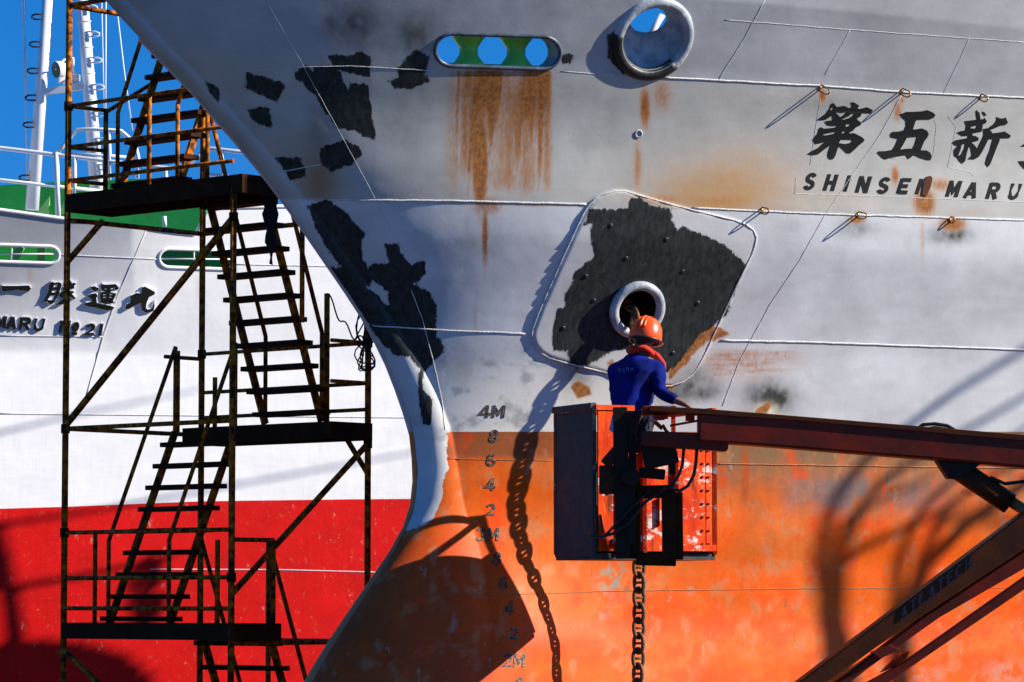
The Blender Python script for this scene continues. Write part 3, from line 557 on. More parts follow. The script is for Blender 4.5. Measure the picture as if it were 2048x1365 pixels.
mb = MB(); mb.lathe(o_, (-n_+Vector((0, 0, .6))), [(0, .2), (.2, .19), (1.2, .19), (1.21, .01)], 32, a_); mb.build('hawse_pipe', M['steel'], ship)
# padeyes
for i, (x, y) in enumerate(((1640, 176), (1803, 183), (1961, 194), (1523, 421), (1715, 430), (1900, 440))):
    p, n, a, u = frame_at(x, y); mb = MB(); hgt = (.15, .13, .10, .12, .14, .06)[i]
    dd = (a*.4+u).normalized()
    pts = [p+dd*.026*s_-n*.01 for s_ in (-1,)]+[p-dd*.026+n*hgt*.6]+[p+n*(hgt*.6+.4*hgt*math.sin(R(t)))-dd*.026*math.cos(R(t)) for t in range(20, 180, 20)]+[p+dd*.026+n*hgt*.6, p+dd*.026-n*.01]
    mb.tube(pts, .0065, 8); mb.lathe(p, n, [(0, .02), (.006, .018), (.009, .001)], 12); mb.build('padeye', M['brass'], ship)
for u0, v0 in ((625, 285), (970, 370), (720, 488), (1070, 570), (470, 600), (1165, 765), (330, 920), (1010, 1075), (520, 750)):
    x, y = 1020+u0*.3224, 360+v0*.3224; p, n, a, u = frame_at(x, y); mb = MB(); mb.lathe(p, n, [(0, .020), (.005, .019), (.007, .010), (.0075, .001)], 14); mb.build('plate_stud', M['rimdark'], ship)
p, n, a, u = frame_at(1277, 268); mb = MB(); mb.lathe(p, n, [(0, .034), (.008, .034), (.009, .024), (-.01, .022)], 20); mb.build('drain_rim', M['rim'], ship)
# keel blocks
for s_ in (4, 9, 14, 19, 24, 29):
    c = P0+A*s_; mb = MB(); h = sz[0]
    for k in range(3): mb.box((c.x, c.y, (k+.5)*h/3), 1.3 if k < 2 else 1.1, .5, h/3-.004, Matrix.Rotation(TA, 3, 'Z'))
    tag(mb.build('keel_block', M['wood']), 'timber keel block stacked on the dock floor under the grey ship', 'keel block', 'keel blocks under the grey ship')
# ------------------------------------------------------------------ chain
chx = at(1274, 700, 0).x; lip = H(1272, 672, .07)
chy = HW[0].y - .07
ch_root = empty('anchor_chain', (at(1274, 700, chy).x, chy, 0), 'rusty studded anchor chain hanging from the hawse hole down behind the lift basket', 'chain')
def link_mesh():
    mb = MB(); pts = []; hl, hw_ = .065, .048
    for i in range(24):
        t = 2*math.pi*i/24; x, y = math.cos(t), math.sin(t); pts.append((hw_*x, 0, (hl if y > 0 else -hl)*(abs(y)**.8)+ (0)))
    mb.tube([(p[0]*.95, 0, p[2]*1.2) for p in pts], .0165, 8, closed=True); mb.tube([(-.045, 0, 0), (.045, 0, 0)], .012, 6)
    return mb
pr = link_mesh().build('chain_link', M['chain'], None); me = pr.data; bpy.data.objects.remove(pr)
X0 = ch_root.location.x; z = .08; kk = 0
while z < HW[0].z-.10:
    o = bpy.data.objects.new('chain_link', me); C.objects.link(o); o.parent = ch_root; f = z/6
    o.location = (.012*math.sin(z*2.1), .010*math.cos(z*1.7), z); o.rotation_euler = (.02*math.sin(z*5), .03*math.sin(z*3), (R(22) if kk % 2 else R(-42))+.12*math.sin(z*4)); z += .122; kk += 1
top = ch_root.location+Vector((0, 0, z-.06)); ent = HW[0]-HW[1]*.3+Vector((0, 0, .05)); dv = ent-top
for i in range(2):
    o = bpy.data.objects.new('chain_link', me); C.objects.link(o); o.parent = ch_root; o.location = (top+dv*((i+.4)/3))-ch_root.location
    o.rotation_euler = dv.to_track_quat('Z', 'X').to_euler(); o.rotation_euler.rotate_axis('Z', R(90*(kk % 2))); kk += 1
# ------------------------------------------------------------------ scaffold stair tower
YA = 4.6; GA = R(42); base = at(131, 850, YA)
U1 = Vector((math.cos(GA), -math.sin(GA), 0)); U2 = Vector((math.sin(GA), math.cos(GA), 0))
scl = (YA-CAM.y)/F
W1, W2 = 2.276, 1.739
def SZ(y): return at(131, y, YA).z
def Sc(a, b, y): return Vector((base.x, base.y, 0))+U1*(W1*a)+U2*(W2*b)+Vector((0, 0, SZ(y)))
sw = empty('scaffold_stair_tower', (base.x, base.y, 0), 'dark orange-brown steel scaffold stair tower with zigzag stairs between the two ships', 'scaffold')
def sbar(name, segs, wd=.055, ht=None, m='scaf'):
    mb = MB()
    for a, b in segs: mb.bar(a, b, wd, ht)
    return mb.build(name, M[m], sw, .006)
GY = 1200+3.6/scl
ZT = -420
def stube(name, segs, r=.028, m='scaf'):
    mb = MB()
    for a, b in segs: mb.tube([a, b], r, 10)
    return mb.build(name, M[m], sw)
def zb(y): return y
for a, b in ((0, 0), (1, 0), (0, 1), (1, 1)):
    stube('post', [(Vector((*(Sc(a, b, 0).xy), 0)), Sc(a, b, ZT if (a, b) != (1, 0) else 402))] if True else [], .031)
stube('post', [(Vector((*(Sc(.42, 1, 0).xy), 0)), Sc(.42, 1, 1085))], .026)
LV = [-10, 390, 838, 1252, 1690]       # deck heights (front-left pixel), alternating front / rear
def deckf(y, b0, b1, th=.17, a0=0., a1=1.):
    mb = MB(); c = (Sc(a0, b0, y)+Sc(a1, b1, y))/2; M3 = Matrix((U1, U2, Vector((0, 0, 1)))).transposed()
    mb.box(c-Vector((0, 0, .02)), W1*(a1-a0), W2*(b1-b0), .04, M3)
    mb.build('deck_plate', M['scafplate'], sw)
    mb = MB()
    for bb, off in ((b0, -1), (b1, 1)):
        cc_ = (Sc(a0, bb, y)+Sc(a1, bb, y))/2; mb.box(cc_-Vector((0, 0, th/2-.03))+U2*off*.015, W1*(a1-a0)+.06, .03, th, M3)
    for aa, off in ((a0, -1), (a1, 1)):
        cc_ = (Sc(aa, b0, y)+Sc(aa, b1, y))/2; mb.box(cc_-Vector((0, 0, th/2-.03))+U1*off*.015, .03, W2*(b1-b0), th, M3)
    mb.build('deck_edge_beam', M['scafplate'], sw)
deckf(396, 0, .30, .17, .015, 1.05); deckf(856, .72, 1.0, .16, .14, 1.0); deckf(1252, 0, .30, .15, .015, 1.02); deckf(-15, .72, 1.02, .18)
# ring beams
for y in (440,): stube('ledger', [(Sc(0, 0, y), Sc(0, 1, y)), (Sc(0, 1, y), Sc(1, 1, y))], .024)
stube('ledger', [(Sc(0, 0, 858), Sc(1, 0, 858)), (Sc(0, 0, 858), Sc(0, 1, 858))], .022)
stube('ledger', [(Sc(0, 0, 12), Sc(1, 0, 12)), (Sc(0, 1, 12), Sc(1, 1, 12)), (Sc(0, 0, 12), Sc(0, 1, 12))], .024)
stube('ledger', [(Sc(0, 1, 1283), Sc(1, 1, 1283)), (Sc(1, 0, 1283), Sc(1, 1, 1283))], .024)
# guard rails
for y in (213, 295, 362): stube('guard_rail', [(Sc(0, 0, y), Sc(1, 0, y)), (Sc(0, 0, y), Sc(0, .28, y-2))], .019)
for y in (690, 770, 822): stube('guard_rail', [(Sc(0, 1, y), Sc(1, 1, y))], .019)
for y in (690, 770): stube('guard_rail', [(Sc(1, .72, y), Sc(1, 1, y))], .019)
for y in (1066, 1157, 1217): stube('guard_rail', [(Sc(0, 0, y), Sc(1, 0, y))], .021)
stube('rail_post', [(Sc(0, .27, 396), Sc(0, .27, 213))], .024); stube('rail_post', [(Sc(1, .3, 396), Sc(1, .3, 213))], .024); stube('rail_post', [(Sc(.5, 0, 396), Sc(.5, 0, 213))], .022)
stube('rail_post', [(Sc(0, .22, 1250), Sc(0, .22, 1066))], .022); stube('rail_post', [(Sc(.92, 0, 1250), Sc(.92, 0, 1085))], .024); stube('rail_post', [(Sc(.08, .72, 856), Sc(.08, .72, 690))], .026)
stube('rail_post', [(Sc(.76, 1, 856), Sc(.76, 1, 585))], .028); stube('rail_post', [(Sc(.1, .98, 856), Sc(.1, .98, 740))], .024)
stube('rail_post', [(Sc(1, .5, 660), Sc(1, .5, 470))], .024)
stube('guard_rail', [(Sc(1, .02, 1085), Sc(1, .30, 1085))], .021); stube('rail_post', [(Sc(1, .30, 1256), Sc(1, .30, 1085))], .022)
stube('ledger', [(Sc(0, .72, 700), Sc(0, 1, 700))], .020); stube('guard_rail', [(Sc(.5, 0, 1157), Sc(1, 0, 1300))], .018) if False else None
for a_, b_, y_ in ((0, 0, 213), (0, 0, 858), (1, 0, 470), (1, 1, 890), (0, 0, 1066), (0, 1, 690), (1, 1, 690), (1, 0, 1157)):
    mb = MB(); mb.tube([Sc(a_, b_, y_+9), Sc(a_, b_, y_-9)], .043, 10); mb.build('coupler', M['scafplate'], sw)
# braces
sbar('brace', [(Sc(0, 0, 852), Sc(1, 0, 470))], .05); sbar('brace', [(Sc(0, 0, 525), Sc(.22, 0, 450))], .045)
sbar('brace', [(Sc(1, 1, 890), Sc(1, 0, 1190))], .045); sbar('brace', [(Sc(.88, 1, 880), Sc(1, 1, 950))], .04); sbar('brace', [(Sc(0, 1, 480), Sc(1, .0, 470))], .03)
sbar('brace', [(Sc(0, .27, 215), Sc(0, 1, 60))], .035); sbar('brace', [(Sc(0, 0, 1300), Sc(.3, 0, 1390))], .04)
# stair flights: (a0,a1) along U1, from (b_top,y_top) to (b_bot,y_bot)
def flight(a0, a1, bt, yt, bb, yb, ntr, rails=True, rl=92):
    for a in (a0, a1): sbar('stringer', [(Sc(a, bt, yt), Sc(a, bb, yb))], .035, .075)
    for i in range(ntr):
        t = (i+.6)/ntr; mb = MB(); c = (Sc(a0, bt+(bb-bt)*t, yt+(yb-yt)*t)+Sc(a1, bt+(bb-bt)*t, yt+(yb-yt)*t))/2
        M3 = Matrix((U1, U2, Vector((0, 0, 1)))).transposed(); mb.box(c, W1*(a1-a0)+.10, .19, .045, M3); mb.build('stair_tread', M['scafplate'], sw)
    if rails:
        for a in ((a0, a1) if rails == 2 else (a1,)):
            t0, t1 = Sc(a, bt, yt-rl), Sc(a, bb, yb-rl)
            stube('handrail', [(t0, t1), (Sc(a, bt, yt), t0), (Sc(a, bb, yb), t1)], .021)
flight(.60, .93, .30, 400, .74, 848, 10, 2, 175)
flight(.05, .42, .74, 856, .26, 1256, 9, 2, 175)
flight(.05, .42, .30, 392, .74, -20, 9, 2, 175)
flight(.58, .97, .30, 1256, .74, 1690, 9, 2, 175)
flight(.05, .42, .74, 1700, .26, 2060, 8, 2, 175)
deckf(1695, .72, 1.02, .20)
# tangled wire on the right post, rag
mb = MB(); w0 = Sc(1, 1, 700)
for k in range(4):
    pts = []
    for i in range(34):
        t = i/33; pts.append(w0+Vector((-.03+.06*math.sin(t*14+k), -.05, .22-.42*math.sin(t*math.pi*(1+k*.3))))+Vector((.04*math.sin(t*23+k*2), 0, .02*math.cos(t*31))))
    mb.tube(pts, .007, 5)
pts = [Sc(.76, 1, 585)+(Sc(1, 1, 690)-Sc(.76, 1, 585))*t+Vector((0, 0, -.10*math.sin(t*math.pi)+.04*math.sin(t*17))) for t in [i/20 for i in range(21)]]; mb.tube(pts, .008, 5)
tag(mb.build('tangled_wire', M['hose']), 'loops of dark wire tangled round the right post of the scaffold', 'wire')
mb = MB(); c = Sc(.98, .3, 400); n = 12; vs = []; fs = []
for i in range(n):
    t = i/(n-1); wv = .09*(1-t)**.6+.02*math.sin(t*20); vs += [c+Vector((-wv, -.06+.02*math.sin(t*9), -t*.72)), c+Vector((wv*.8, -.03+.03*math.cos(t*8), -t*.68-.05*t)), c+Vector((0, .05, -t*.7))]
    if i: b = 3*i; fs += [(b-3, b-2, b+1, b), (b-2, b-1, b+2, b+1), (b-1, b-3, b, b+2)]
mb.add(vs, fs, True); tag(mb.build('hanging_rag', M['trouser']), 'black rag hanging under the upper scaffold platform beside the stairs', 'rag')
# ------------------------------------------------------------------ second ship
Y2 = 27.0
def Y2f(X, Z=4): return Y2+.40*(X+7)+.35*np.maximum(0, 7.2-Z)*0-.10*np.maximum(0, Z-7.5)**1.2*np.exp(-np.maximum(0, X+6)/2.5)*3
def A2(x, y, off=0):
    d = ray(x, y); Y = Y2-2
    for _ in range(12):
        p = CAM+d*((Y-CAM.y)/d.y); Y = float(Y2f(p.x, p.z))
    p = CAM+d*((Y-CAM.y)/d.y); return p+Vector((.37, -.93, 0))*off
xs = np.concatenate([np.linspace(-24, -9.2, 14)[:-1], np.arange(-9.2, .4, .045), np.linspace(.5, 6, 8)])
topx = [(-1500, 180), (-400, 360), (0, 420), (130, 438), (300, 457), (392, 469), (402, 447), (421, 420), (445, 415), (560, 413), (700, 409), (1000, 400), (1400, 395)]
tX = []; tZ = []
for x, y in topx: p = A2(x, y); tX.append(p.x); tZ.append(p.z)
zt = np.interp(xs, tX, tZ); vv = np.linspace(0, 1, 190)
XX = np.repeat(xs[None], len(vv), 0); ZZ = .8+(zt[None]-.8)*vv[:, None]; YY = Y2f(XX, ZZ)
V2 = np.stack([XX, YY, ZZ], -1); x2, y2 = proj(V2)
oh = [capsule(-40, 118, 491, 525, 2), capsule(318, 470, 500, 537, 2)]
hd = np.minimum(sdf(oh[0], x2, y2), sdf(oh[1], x2, y2))
i2 = np.arange(XX.size).reshape(XX.shape); q2 = np.stack([i2[:-1, :-1], i2[:-1, 1:], i2[1:, 1:], i2[1:, :-1]], -1).reshape(-1, 4)
q2 = q2[(((hd[:-1, :-1]+hd[1:, 1:])/2) > 0).reshape(-1)]
ship2 = empty('moored_ship', (-5, Y2, 0), 'white ship with bright red bottom and black name lettering behind the scaffold', 'ship')
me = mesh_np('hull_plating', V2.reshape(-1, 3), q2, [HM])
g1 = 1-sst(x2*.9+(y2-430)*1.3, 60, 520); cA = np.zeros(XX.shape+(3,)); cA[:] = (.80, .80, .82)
mm_ = g1*(1-sst(y2, 560, 760)); cA = cA*(1-mm_[..., None])+np.array((.36, .37, .40))*mm_[..., None]; cA *= (.90+.14*fb(x2/50, y2/30, 5))[..., None]; cA *= (.96+.06*fb(x2/7, y2/90, 45))[..., None]  # grey upper left: shading of the flared plating put into the colour
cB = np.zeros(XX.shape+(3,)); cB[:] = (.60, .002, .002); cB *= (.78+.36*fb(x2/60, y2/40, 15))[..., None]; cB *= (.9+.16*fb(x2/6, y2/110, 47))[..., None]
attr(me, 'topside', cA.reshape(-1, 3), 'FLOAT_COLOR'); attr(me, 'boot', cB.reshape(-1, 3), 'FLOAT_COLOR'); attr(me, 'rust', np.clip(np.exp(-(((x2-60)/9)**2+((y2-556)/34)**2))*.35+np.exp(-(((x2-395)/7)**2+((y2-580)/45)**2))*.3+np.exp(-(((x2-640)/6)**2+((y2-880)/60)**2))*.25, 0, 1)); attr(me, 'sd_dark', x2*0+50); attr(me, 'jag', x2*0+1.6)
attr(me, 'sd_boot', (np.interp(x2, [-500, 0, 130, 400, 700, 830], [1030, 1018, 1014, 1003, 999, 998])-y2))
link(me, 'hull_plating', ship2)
def tube2(name, px_pts, r, m='white', off=0, parent=None, Y=None, n=8, closed=False):
    mb = MB(); mb.tube([(at(x, y, Y) if Y is not None else A2(x, y, off)) for x, y in px_pts], r, n, closed=closed); return mb.build(name, M[m], parent or ship2)
for o in oh: tube2('fairlead_rim', pl(o+[o[0]], 6)[:-1], .03, closed=True)
for o in ([(0, 509), (112, 508)], [(322, 518), (466, 519)]): tube2('fairlead_bar', o, .012)
for o in ([(24, 492), (22, 524)], [(388, 502), (388, 536)]): tube2('fairlead_bar', o, .012)
for q in (((-60, 478), (130, 478), (130, 545), (-60, 545)), ((300, 490), (500, 490), (500, 550), (300, 550))):
    mb = MB(); mb.add([A2(x, y, -.5) for x, y in q], [(0, 1, 2, 3)]); mb.build('bulwark_lining', M['green'], ship2)
mb = MB(); mb.bar(A2(92, 490, -.3), A2(92, 528, -.3), .12, .1); mb.bar(A2(30, 528, -.3), A2(52, 490, -.3), .1, .1); mb.build('bulwark_stay', M['lgreen'], ship2)
tube2('cap_rail', [(-300, 374), (0, 420), (130, 438), (300, 457), (390, 469)], .03)
tube2('cap_rail', [(392, 468), (402, 447), (421, 420), (445, 415), (560, 413), (700, 409)], .03)
for l in ([(105, 509), (320, 519)], [(0, 672), (206, 674)], [(292, 462), (262, 530), (232, 600), (206, 674), (172, 795)], [(0, 828), (830, 836)], [(300, 1139), (560, 1140), (830, 1147)], [(470, 529), (700, 534)]): tube2('weld_seam', pl(l, 25), .010, 'bead', 0)
# far bulwark interior in green
mb = MB(); yy = Y2+3.4
outl = [(-400, 372), (0, 371), (130, 363), (340, 357), (372, 361), (395, 375), (407, 395), (410, 425), (404, 452), (392, 480), (0, 480), (-400, 480)]
fr = [at(x, y, yy) for x, y in outl]; bk = [p+Vector((.1, .5, 0)) for p in fr]; n = len(fr); mb.add(fr+bk, [tuple(range(n))[::-1], tuple(range(n, 2*n))]+[(i, (i+1) % n, n+(i+1) % n, n+i) for i in range(n)])
mb.build('far_bulwark', M['green'], ship2)
mb = MB()
for x0, x1 in ((72, 100), (118, 135)): mb.add([at(x0, 428, yy-.3), at(x1-4, 428, yy-.3), at(x1, 392, yy-.3), at(x0, 428, yy-.15), at(x1, 428, yy-.15), at(x1, 392, yy-.15)], [(0, 1, 2), (5, 4, 3), (0, 2, 5, 3), (1, 4, 5, 2)])
mb.build('bulwark_bracket', M['lgreen'], ship2)
def C1(p): return tr(p, 0, 0, .337)
YR = Y2+1.2
for q, r in (([(-60, 875), (0, 880), (500, 940), (1000, 1000), (1110, 985), (1180, 920), (1230, 880), (1440, 905), (1700, 930)], .035), ([(-60, 1062), (0, 1070), (640, 1140)], .03), ([(340, 910), (380, 860), (460, 770), (560, 768), (720, 780), (800, 850), (820, 940), (815, 1060)], .035), ([(380, 912), (750, 932)], .025), ([(335, 905), (345, 1290)], .045), ([(445, 930), (440, 1170)], .035), ([(650, 780), (650, 1070)], .03), ([(985, 1000), (985, 1150)], .035), ([(975, 1285), (978, 1345)], .035), ([(1215, 1035), (1460, 1060), (1700, 1090)], .03), ([(1320, 890), (1322, 1240)], .028), ([(1480, 1100), (1480, 1250)], .028)):
    tube2('deck_railing', C1(q), r, Y=YR)
# masts
tube_m = MB(); YM = Y2+2.2
a, b = at(101, -60, YM), at(64, 420, YM); tube_m.tube([a, b], [.095, .115], 16); ma = tube_m.build('mast_leg', M['white'], ship2)
mb = MB(); mb.tube([at(160, -60, YM), at(197, 420, YM)], [.095, .12], 16)
for y in range(18, 400, 26): mb.tube([at(166+y*.077-.2, y, YM), at(166+y*.077, y+1.5, YM)], .112, 16)
mb.build('mast_leg', M['white'], ship2)
mb = MB(); mb.bar(at(76, 186, YM), at(176, 172, YM), .14, .10); mb.build('mast_crossbar', M['white'], ship2)
def rung(x0, y, w_, m, mb):
    h = 5; pts = [(x0, y-h), (x0+w_*.7, y-h), (x0+w_, y-h*.3), (x0+w_, y+h*.3), (x0+w_*.7, y+h), (x0, y+h)]; mb.tube([at(a_, b_, YM-.1) for a_, b_ in pts], .016, 6)
for y in (34, 89, 142, 196, 250, 356): mb = MB(); rung(86-y*.077, y, -20, 0, mb); mb.build('ladder_rung', M['steel'], ship2)
for y in (16, 69, 121, 175, 228, 282, 335):
    mb = MB(); rung(168+y*.085, y, 25, 0, mb); mb.build('ladder_rung', M['white'], ship2)
for l in ([(44, -20), (50, 150), (55, 370)], [(49, -20), (53, 200)], [(203, -20), (208, 200), (213, 345)], [(212, -20), (211, 300)], [(234, 20), (248, 140), (265, 262)]): tube2('rigging_wire', l, .011, 'white', Y=YM)
mb = MB(); fl = at(112, 140, YM-.35); ax = Vector((-.75, -.6, -.2)); mb.lathe(fl-ax*.1, ax, [(-.12, .02), (-.1, .08), (0, .135), (.08, .14), (.10, .135)], 24); mb.mi = 1; mb.lathe(fl-ax*.1, ax, [(.085, .132), (.095, .07), (.097, .001)], 24); mb.mi = 0
mb.tube([fl, at(128, 120, YM-.2), at(146, 116, YM-.1), at(150, 170, YM)], .02, 8); mb.bar(at(122, 168, YM-.1), at(128, 128, YM-.2), .09, .06)
mb.build('floodlight', [M['white'], M['glass']], ship2)
mb = MB(); mb.box(at(152, 157, YM-.2), .13, .13, .12); mb.build('floodlight_ballast', M['rim'], ship2, .01)
# ship 2 lettering
def K4(p): return tr(p, 70, 550, .0879)
def K5(p): return tr(p, 0, 540, .166)
ch2 = [[(K5([(5, 195), (200, 195), (340, 190), (370, 225), (340, 265), (200, 245), (20, 265)]), [])],
 [(K4([(300, 240), (340, 170), (400, 165), (430, 185), (520, 170), (580, 190), (600, 240), (560, 330), (540, 430), (480, 540), (430, 620), (380, 670), (330, 680), (250, 600), (180, 620), (115, 650), (180, 590), (240, 480), (290, 370)]), [K4([(410, 280), (430, 230), (500, 220), (480, 280)]), K4([(365, 405), (390, 355), (480, 350), (460, 405)]), K4([(275, 575), (340, 475), (450, 470), (400, 580)])]),
  (K4([(600, 290), (700, 270), (740, 130), (800, 140), (830, 200), (870, 180), (930, 210), (880, 250), (880, 320), (780, 330), (770, 370), (850, 370), (880, 410), (820, 430), (920, 540), (860, 555), (770, 490), (720, 570), (620, 680), (450, 690), (560, 600), (640, 540), (520, 500), (560, 400), (640, 370)]), [])],
 [(K4([(1245, 290), (1330, 260), (1440, 310), (1430, 350), (1360, 380), (1300, 370)]), []), (K4([(1180, 490), (1260, 440), (1370, 420), (1415, 480), (1380, 530), (1395, 640), (1500, 670), (1700, 705), (1800, 745), (1760, 790), (1640, 815), (1500, 790), (1350, 750), (1200, 730), (1110, 700), (1120, 640), (1250, 620), (1290, 620), (1270, 560)]), []),
  (K4([(1480, 260), (1500, 210), (1580, 230), (1750, 220), (1820, 215), (1900, 300), (1870, 350), (1780, 350), (1700, 400), (1840, 430), (1800, 520), (1760, 600), (1790, 620), (1770, 655), (1620, 655), (1590, 690), (1560, 655), (1450, 640), (1480, 600), (1460, 500), (1470, 400), (1580, 390), (1560, 350), (1490, 350)]), [K4(q) for q in ([(1560, 340), (1580, 310), (1620, 320), (1615, 340)], [(1700, 338), (1720, 310), (1810, 295), (1790, 325)], [(1530, 470), (1540, 445), (1610, 445), (1600, 470)], [(1680, 465), (1690, 440), (1750, 445), (1740, 470)], [(1530, 530), (1545, 510), (1610, 505), (1600, 530)], [(1670, 530), (1680, 505), (1735, 505), (1730, 530)])])],
 [(K5([(1700, 215), (1740, 205), (1800, 235), (1860, 270), (1855, 300), (1790, 330), (1760, 400), (1750, 460), (1770, 480), (1820, 470), (1850, 380), (1855, 440), (1840, 500), (1750, 520), (1700, 490), (1690, 400), (1640, 420), (1600, 440), (1540, 480), (1500, 470), (1510, 420), (1560, 400), (1560, 320), (1640, 280), (1690, 290)]), [])]]
for lo in ch2:
    polyletter(lo, A2, .04, [M['letter'], M['white']], ship2)
    polyletter([([(x+2.2, y-2.4) for x, y in o], []) for o, h in lo], A2, .03, [M['white'], M['white']], ship2, 'character_lit_edge')  # white copy shifted up-right stands in for the characters' sunlit edges
for ch, q in (('M', (-60, 82, 560, 700)), ('A', (75, 205, 565, 712)), ('R', (220, 380, 575, 720)), ('U', (392, 545, 590, 735)), ('N', (705, 850, 615, 762)), ('o', (850, 960, 630, 780)), ('2', (1010, 1155, 650, 785)), ('1', (1165, 1255, 652, 795))):
    x0, x1, y0, y1 = q[0]*.166, q[1]*.166, 540+q[2]*.166, 540+q[3]*.166
    glyph(ch, x0+1, x1-1, y0, y1, 4, 5.2, A2, .035, M['letter'], ship2, slope=.02); glyph(ch, x0+2.6, x1+.6, y0-1.8, y1-1.8, 4, 5.6, A2, .02, M['white'], ship2, 'letter_lit_edge', slope=.02)  # second, shifted white glyph imitates the lit upper edges
# body behind the hull so that it is solid
mb = MB(); vs = []; 
for X in (-24, -14, -7, 0, 6):
    y = float(Y2f(X, 4)); vs += [(X, y+.4, .8), (X+3, y+8, .8), (X+3, y+8, 8.3), (X, y+.6, 8.3)]
mb.add(vs, [f for i in range(4) for f in ((4*i+1, 4*i+5, 4*i+6, 4*i+2), (4*i+3, 4*i+2, 4*i+6, 4*i+7))]+[(0, 1, 2, 3), (16, 19, 18, 17)]); mb.build('far_side_plating', M['white'], ship2)
for X in (-18, -12, -6, 0):
    mb = MB(); mb.box((X+1.5, Y2+.4*(X+7)+4, .4), .6, 1.6, .8); tag(mb.build('keel_block', M['wood']), 'timber keel block stacked on the dock floor under the white ship', 'keel block', 'keel blocks under the white ship')
# ------------------------------------------------------------------ boom lift
YB = -1.22; BE = R(25); bn = Vector((math.sin(BE), -math.cos(BE), 0)); bu = Vector((math.cos(BE), math.sin(BE), 0)); bi = -bn
c0 = at(1190, 815, YB); zt_, zb_ = c0.z, at(1190, 1108, YB).z; WB = 1.05; DB = .70; c0.z = 0
lift = empty('boom_lift', (c0.x+3, YB-1, 0), 'rusty red articulated boom lift with orange basket in front of the grey hull', 'boom lift')
def Bp(a, d, z): return c0+bu*a+bi*d+Vector((0, 0, z))
def slab(name, p0, p1, z0, z1, m, th=.02, bev=.004):
    d = (p1-p0); n = d.cross(Vector((0, 0, 1))).normalized()*th/2; v = [p0-n, p1-n, p1+n, p0+n]
    mb = MB(); mb.add([Vector((q.x, q.y, z0)) for q in v]+[Vector((q.x, q.y, z1)) for q in v], [(3, 2, 1, 0), (4, 5, 6, 7), (0, 1, 5, 4), (1, 2, 6, 5), (2, 3, 7, 6), (3, 0, 4, 7)]); return mb.build(name, M[m], lift, bev)
zpx = lambda y: at(1300, y, YB).z
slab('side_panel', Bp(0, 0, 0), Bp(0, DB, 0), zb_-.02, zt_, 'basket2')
slab('front_panel', Bp(.02, 0, 0), Bp(.20, 0, 0), zb_+.02, zt_-.02, 'basket')
slab('front_panel', Bp(.20, .01, 0), Bp(.70, .01, 0), zb_+.02, zpx(905), 'basket')
slab('front_panel', Bp(.70, 0, 0), Bp(.96, 0, 0), zb_+.02, zpx(893), 'basket')
slab('front_panel', Bp(.965, 0, 0), Bp(WB, .01, 0), zb_+.02, zpx(893), 'basket')
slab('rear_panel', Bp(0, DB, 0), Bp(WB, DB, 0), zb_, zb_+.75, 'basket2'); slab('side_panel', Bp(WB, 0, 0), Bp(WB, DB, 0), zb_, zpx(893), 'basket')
mb = MB(); M3 = Matrix((bu, bi, Vector((0, 0, 1)))).transposed(); mb.box(Bp(WB/2, DB/2, zb_-.02), WB, DB, .05, M3); mb.build('basket_floor', M['basket2'], lift)
mb = MB()
for a, d in ((0, DB), (WB, DB)): mb.bar(Bp(a, d, zb_), Bp(a, d, zt_), .035)
mb.bar(Bp(WB, 0, zb_), Bp(WB, 0, zpx(893)), .03)
for z in (zt_,):
    for p, q in (((0, 0), (WB*.32, 0)), ((WB, 0), (WB, DB)), ((WB, DB), (0, DB)), ((0, DB), (0, 0))): mb.bar(Bp(*p, z), Bp(*q, z), .04)
for a in (.2, .42, .70): mb.bar(Bp(a, -.02, zb_), Bp(a, -.02, zt_ if a < .3 else zpx(900)), .03)
mb.build('basket_frame', M['basket'], lift)
mb = MB(); mb.bar(Bp(-.012, 0, zt_+.01), Bp(-.012, DB, zt_+.01), .05); mb.bar(Bp(-.01, -.01, zb_-.03), Bp(-.01, -.01, zt_), .03); mb.build('side_edge_strip', M['basket2'], lift)
mb = MB()
for k in range(9):
    for a in (.93, .985): mb.lathe(Bp(a, -.012, zb_+.08+k*.105), bn, [(0, .010), (.006, .009), (.008, .001)], 8)
mb.build('rivets', M['scafplate'], lift)
mb = MB(); mb.bar(Bp(.55, -.014, zb_+.22), Bp(.55, -.014, zb_+.44), .035, .006); mb.build('slot', M['steel'], lift)
for a, z_, w_, h_ in ((.70, zb_+.05, .34, .05), (.16, zb_+.1, .10, .06)):
    mb = MB(); mb.box(Bp(a+w_/2, -.03, z_), w_, .02, h_, Matrix((bu, bi, Vector((0, 0, 1)))).transposed()); mb.build('toe_board', M['basket'], lift)
# mount column + lower frame box on the face
zc = lambda y: at(1260, y, YB-.15).z
mb = MB(); mb.bar(at(1240, 815, YB-.12), at(1246, 1118, YB-.12), .075, .11); mb.bar(at(1266, 822, YB-.14), at(1262, 1090, YB-.14), .05, .06); mb.build('mount_column', M['steel'], lift, .006)
mb = MB()
for p, q, t_ in (((1272, 1118), (1352, 1120), .06), ((1336, 985), (1338, 1120), .10), ((1352, 985), (1354, 1120), .02), ((1272, 985), (1350, 983), .07), ((1268, 960), (1268, 1118), .03)): mb.bar(at(*p, YB-.10), at(*q, YB-.10), t_, .1)
mb.build('mount_frame', M['scafplate'], lift, .005)
mb = MB(); mb.bar(at(1285, 915, YB-.2), at(1352, 900, YB-.2), .16, .2); mb.bar(at(1278, 945, YB-.15), at(1330, 950, YB-.15), .09, .08); mb.bar(at(1345, 890, YB-.2), at(1345, 950, YB-.2), .05, .05); mb.lathe(at(1262, 955, YB-.25), (0, 1, 0), [(0, .001), (0, .07), (.14, .07)], 20); mb.build('rotator', M['steel'], lift, .01)
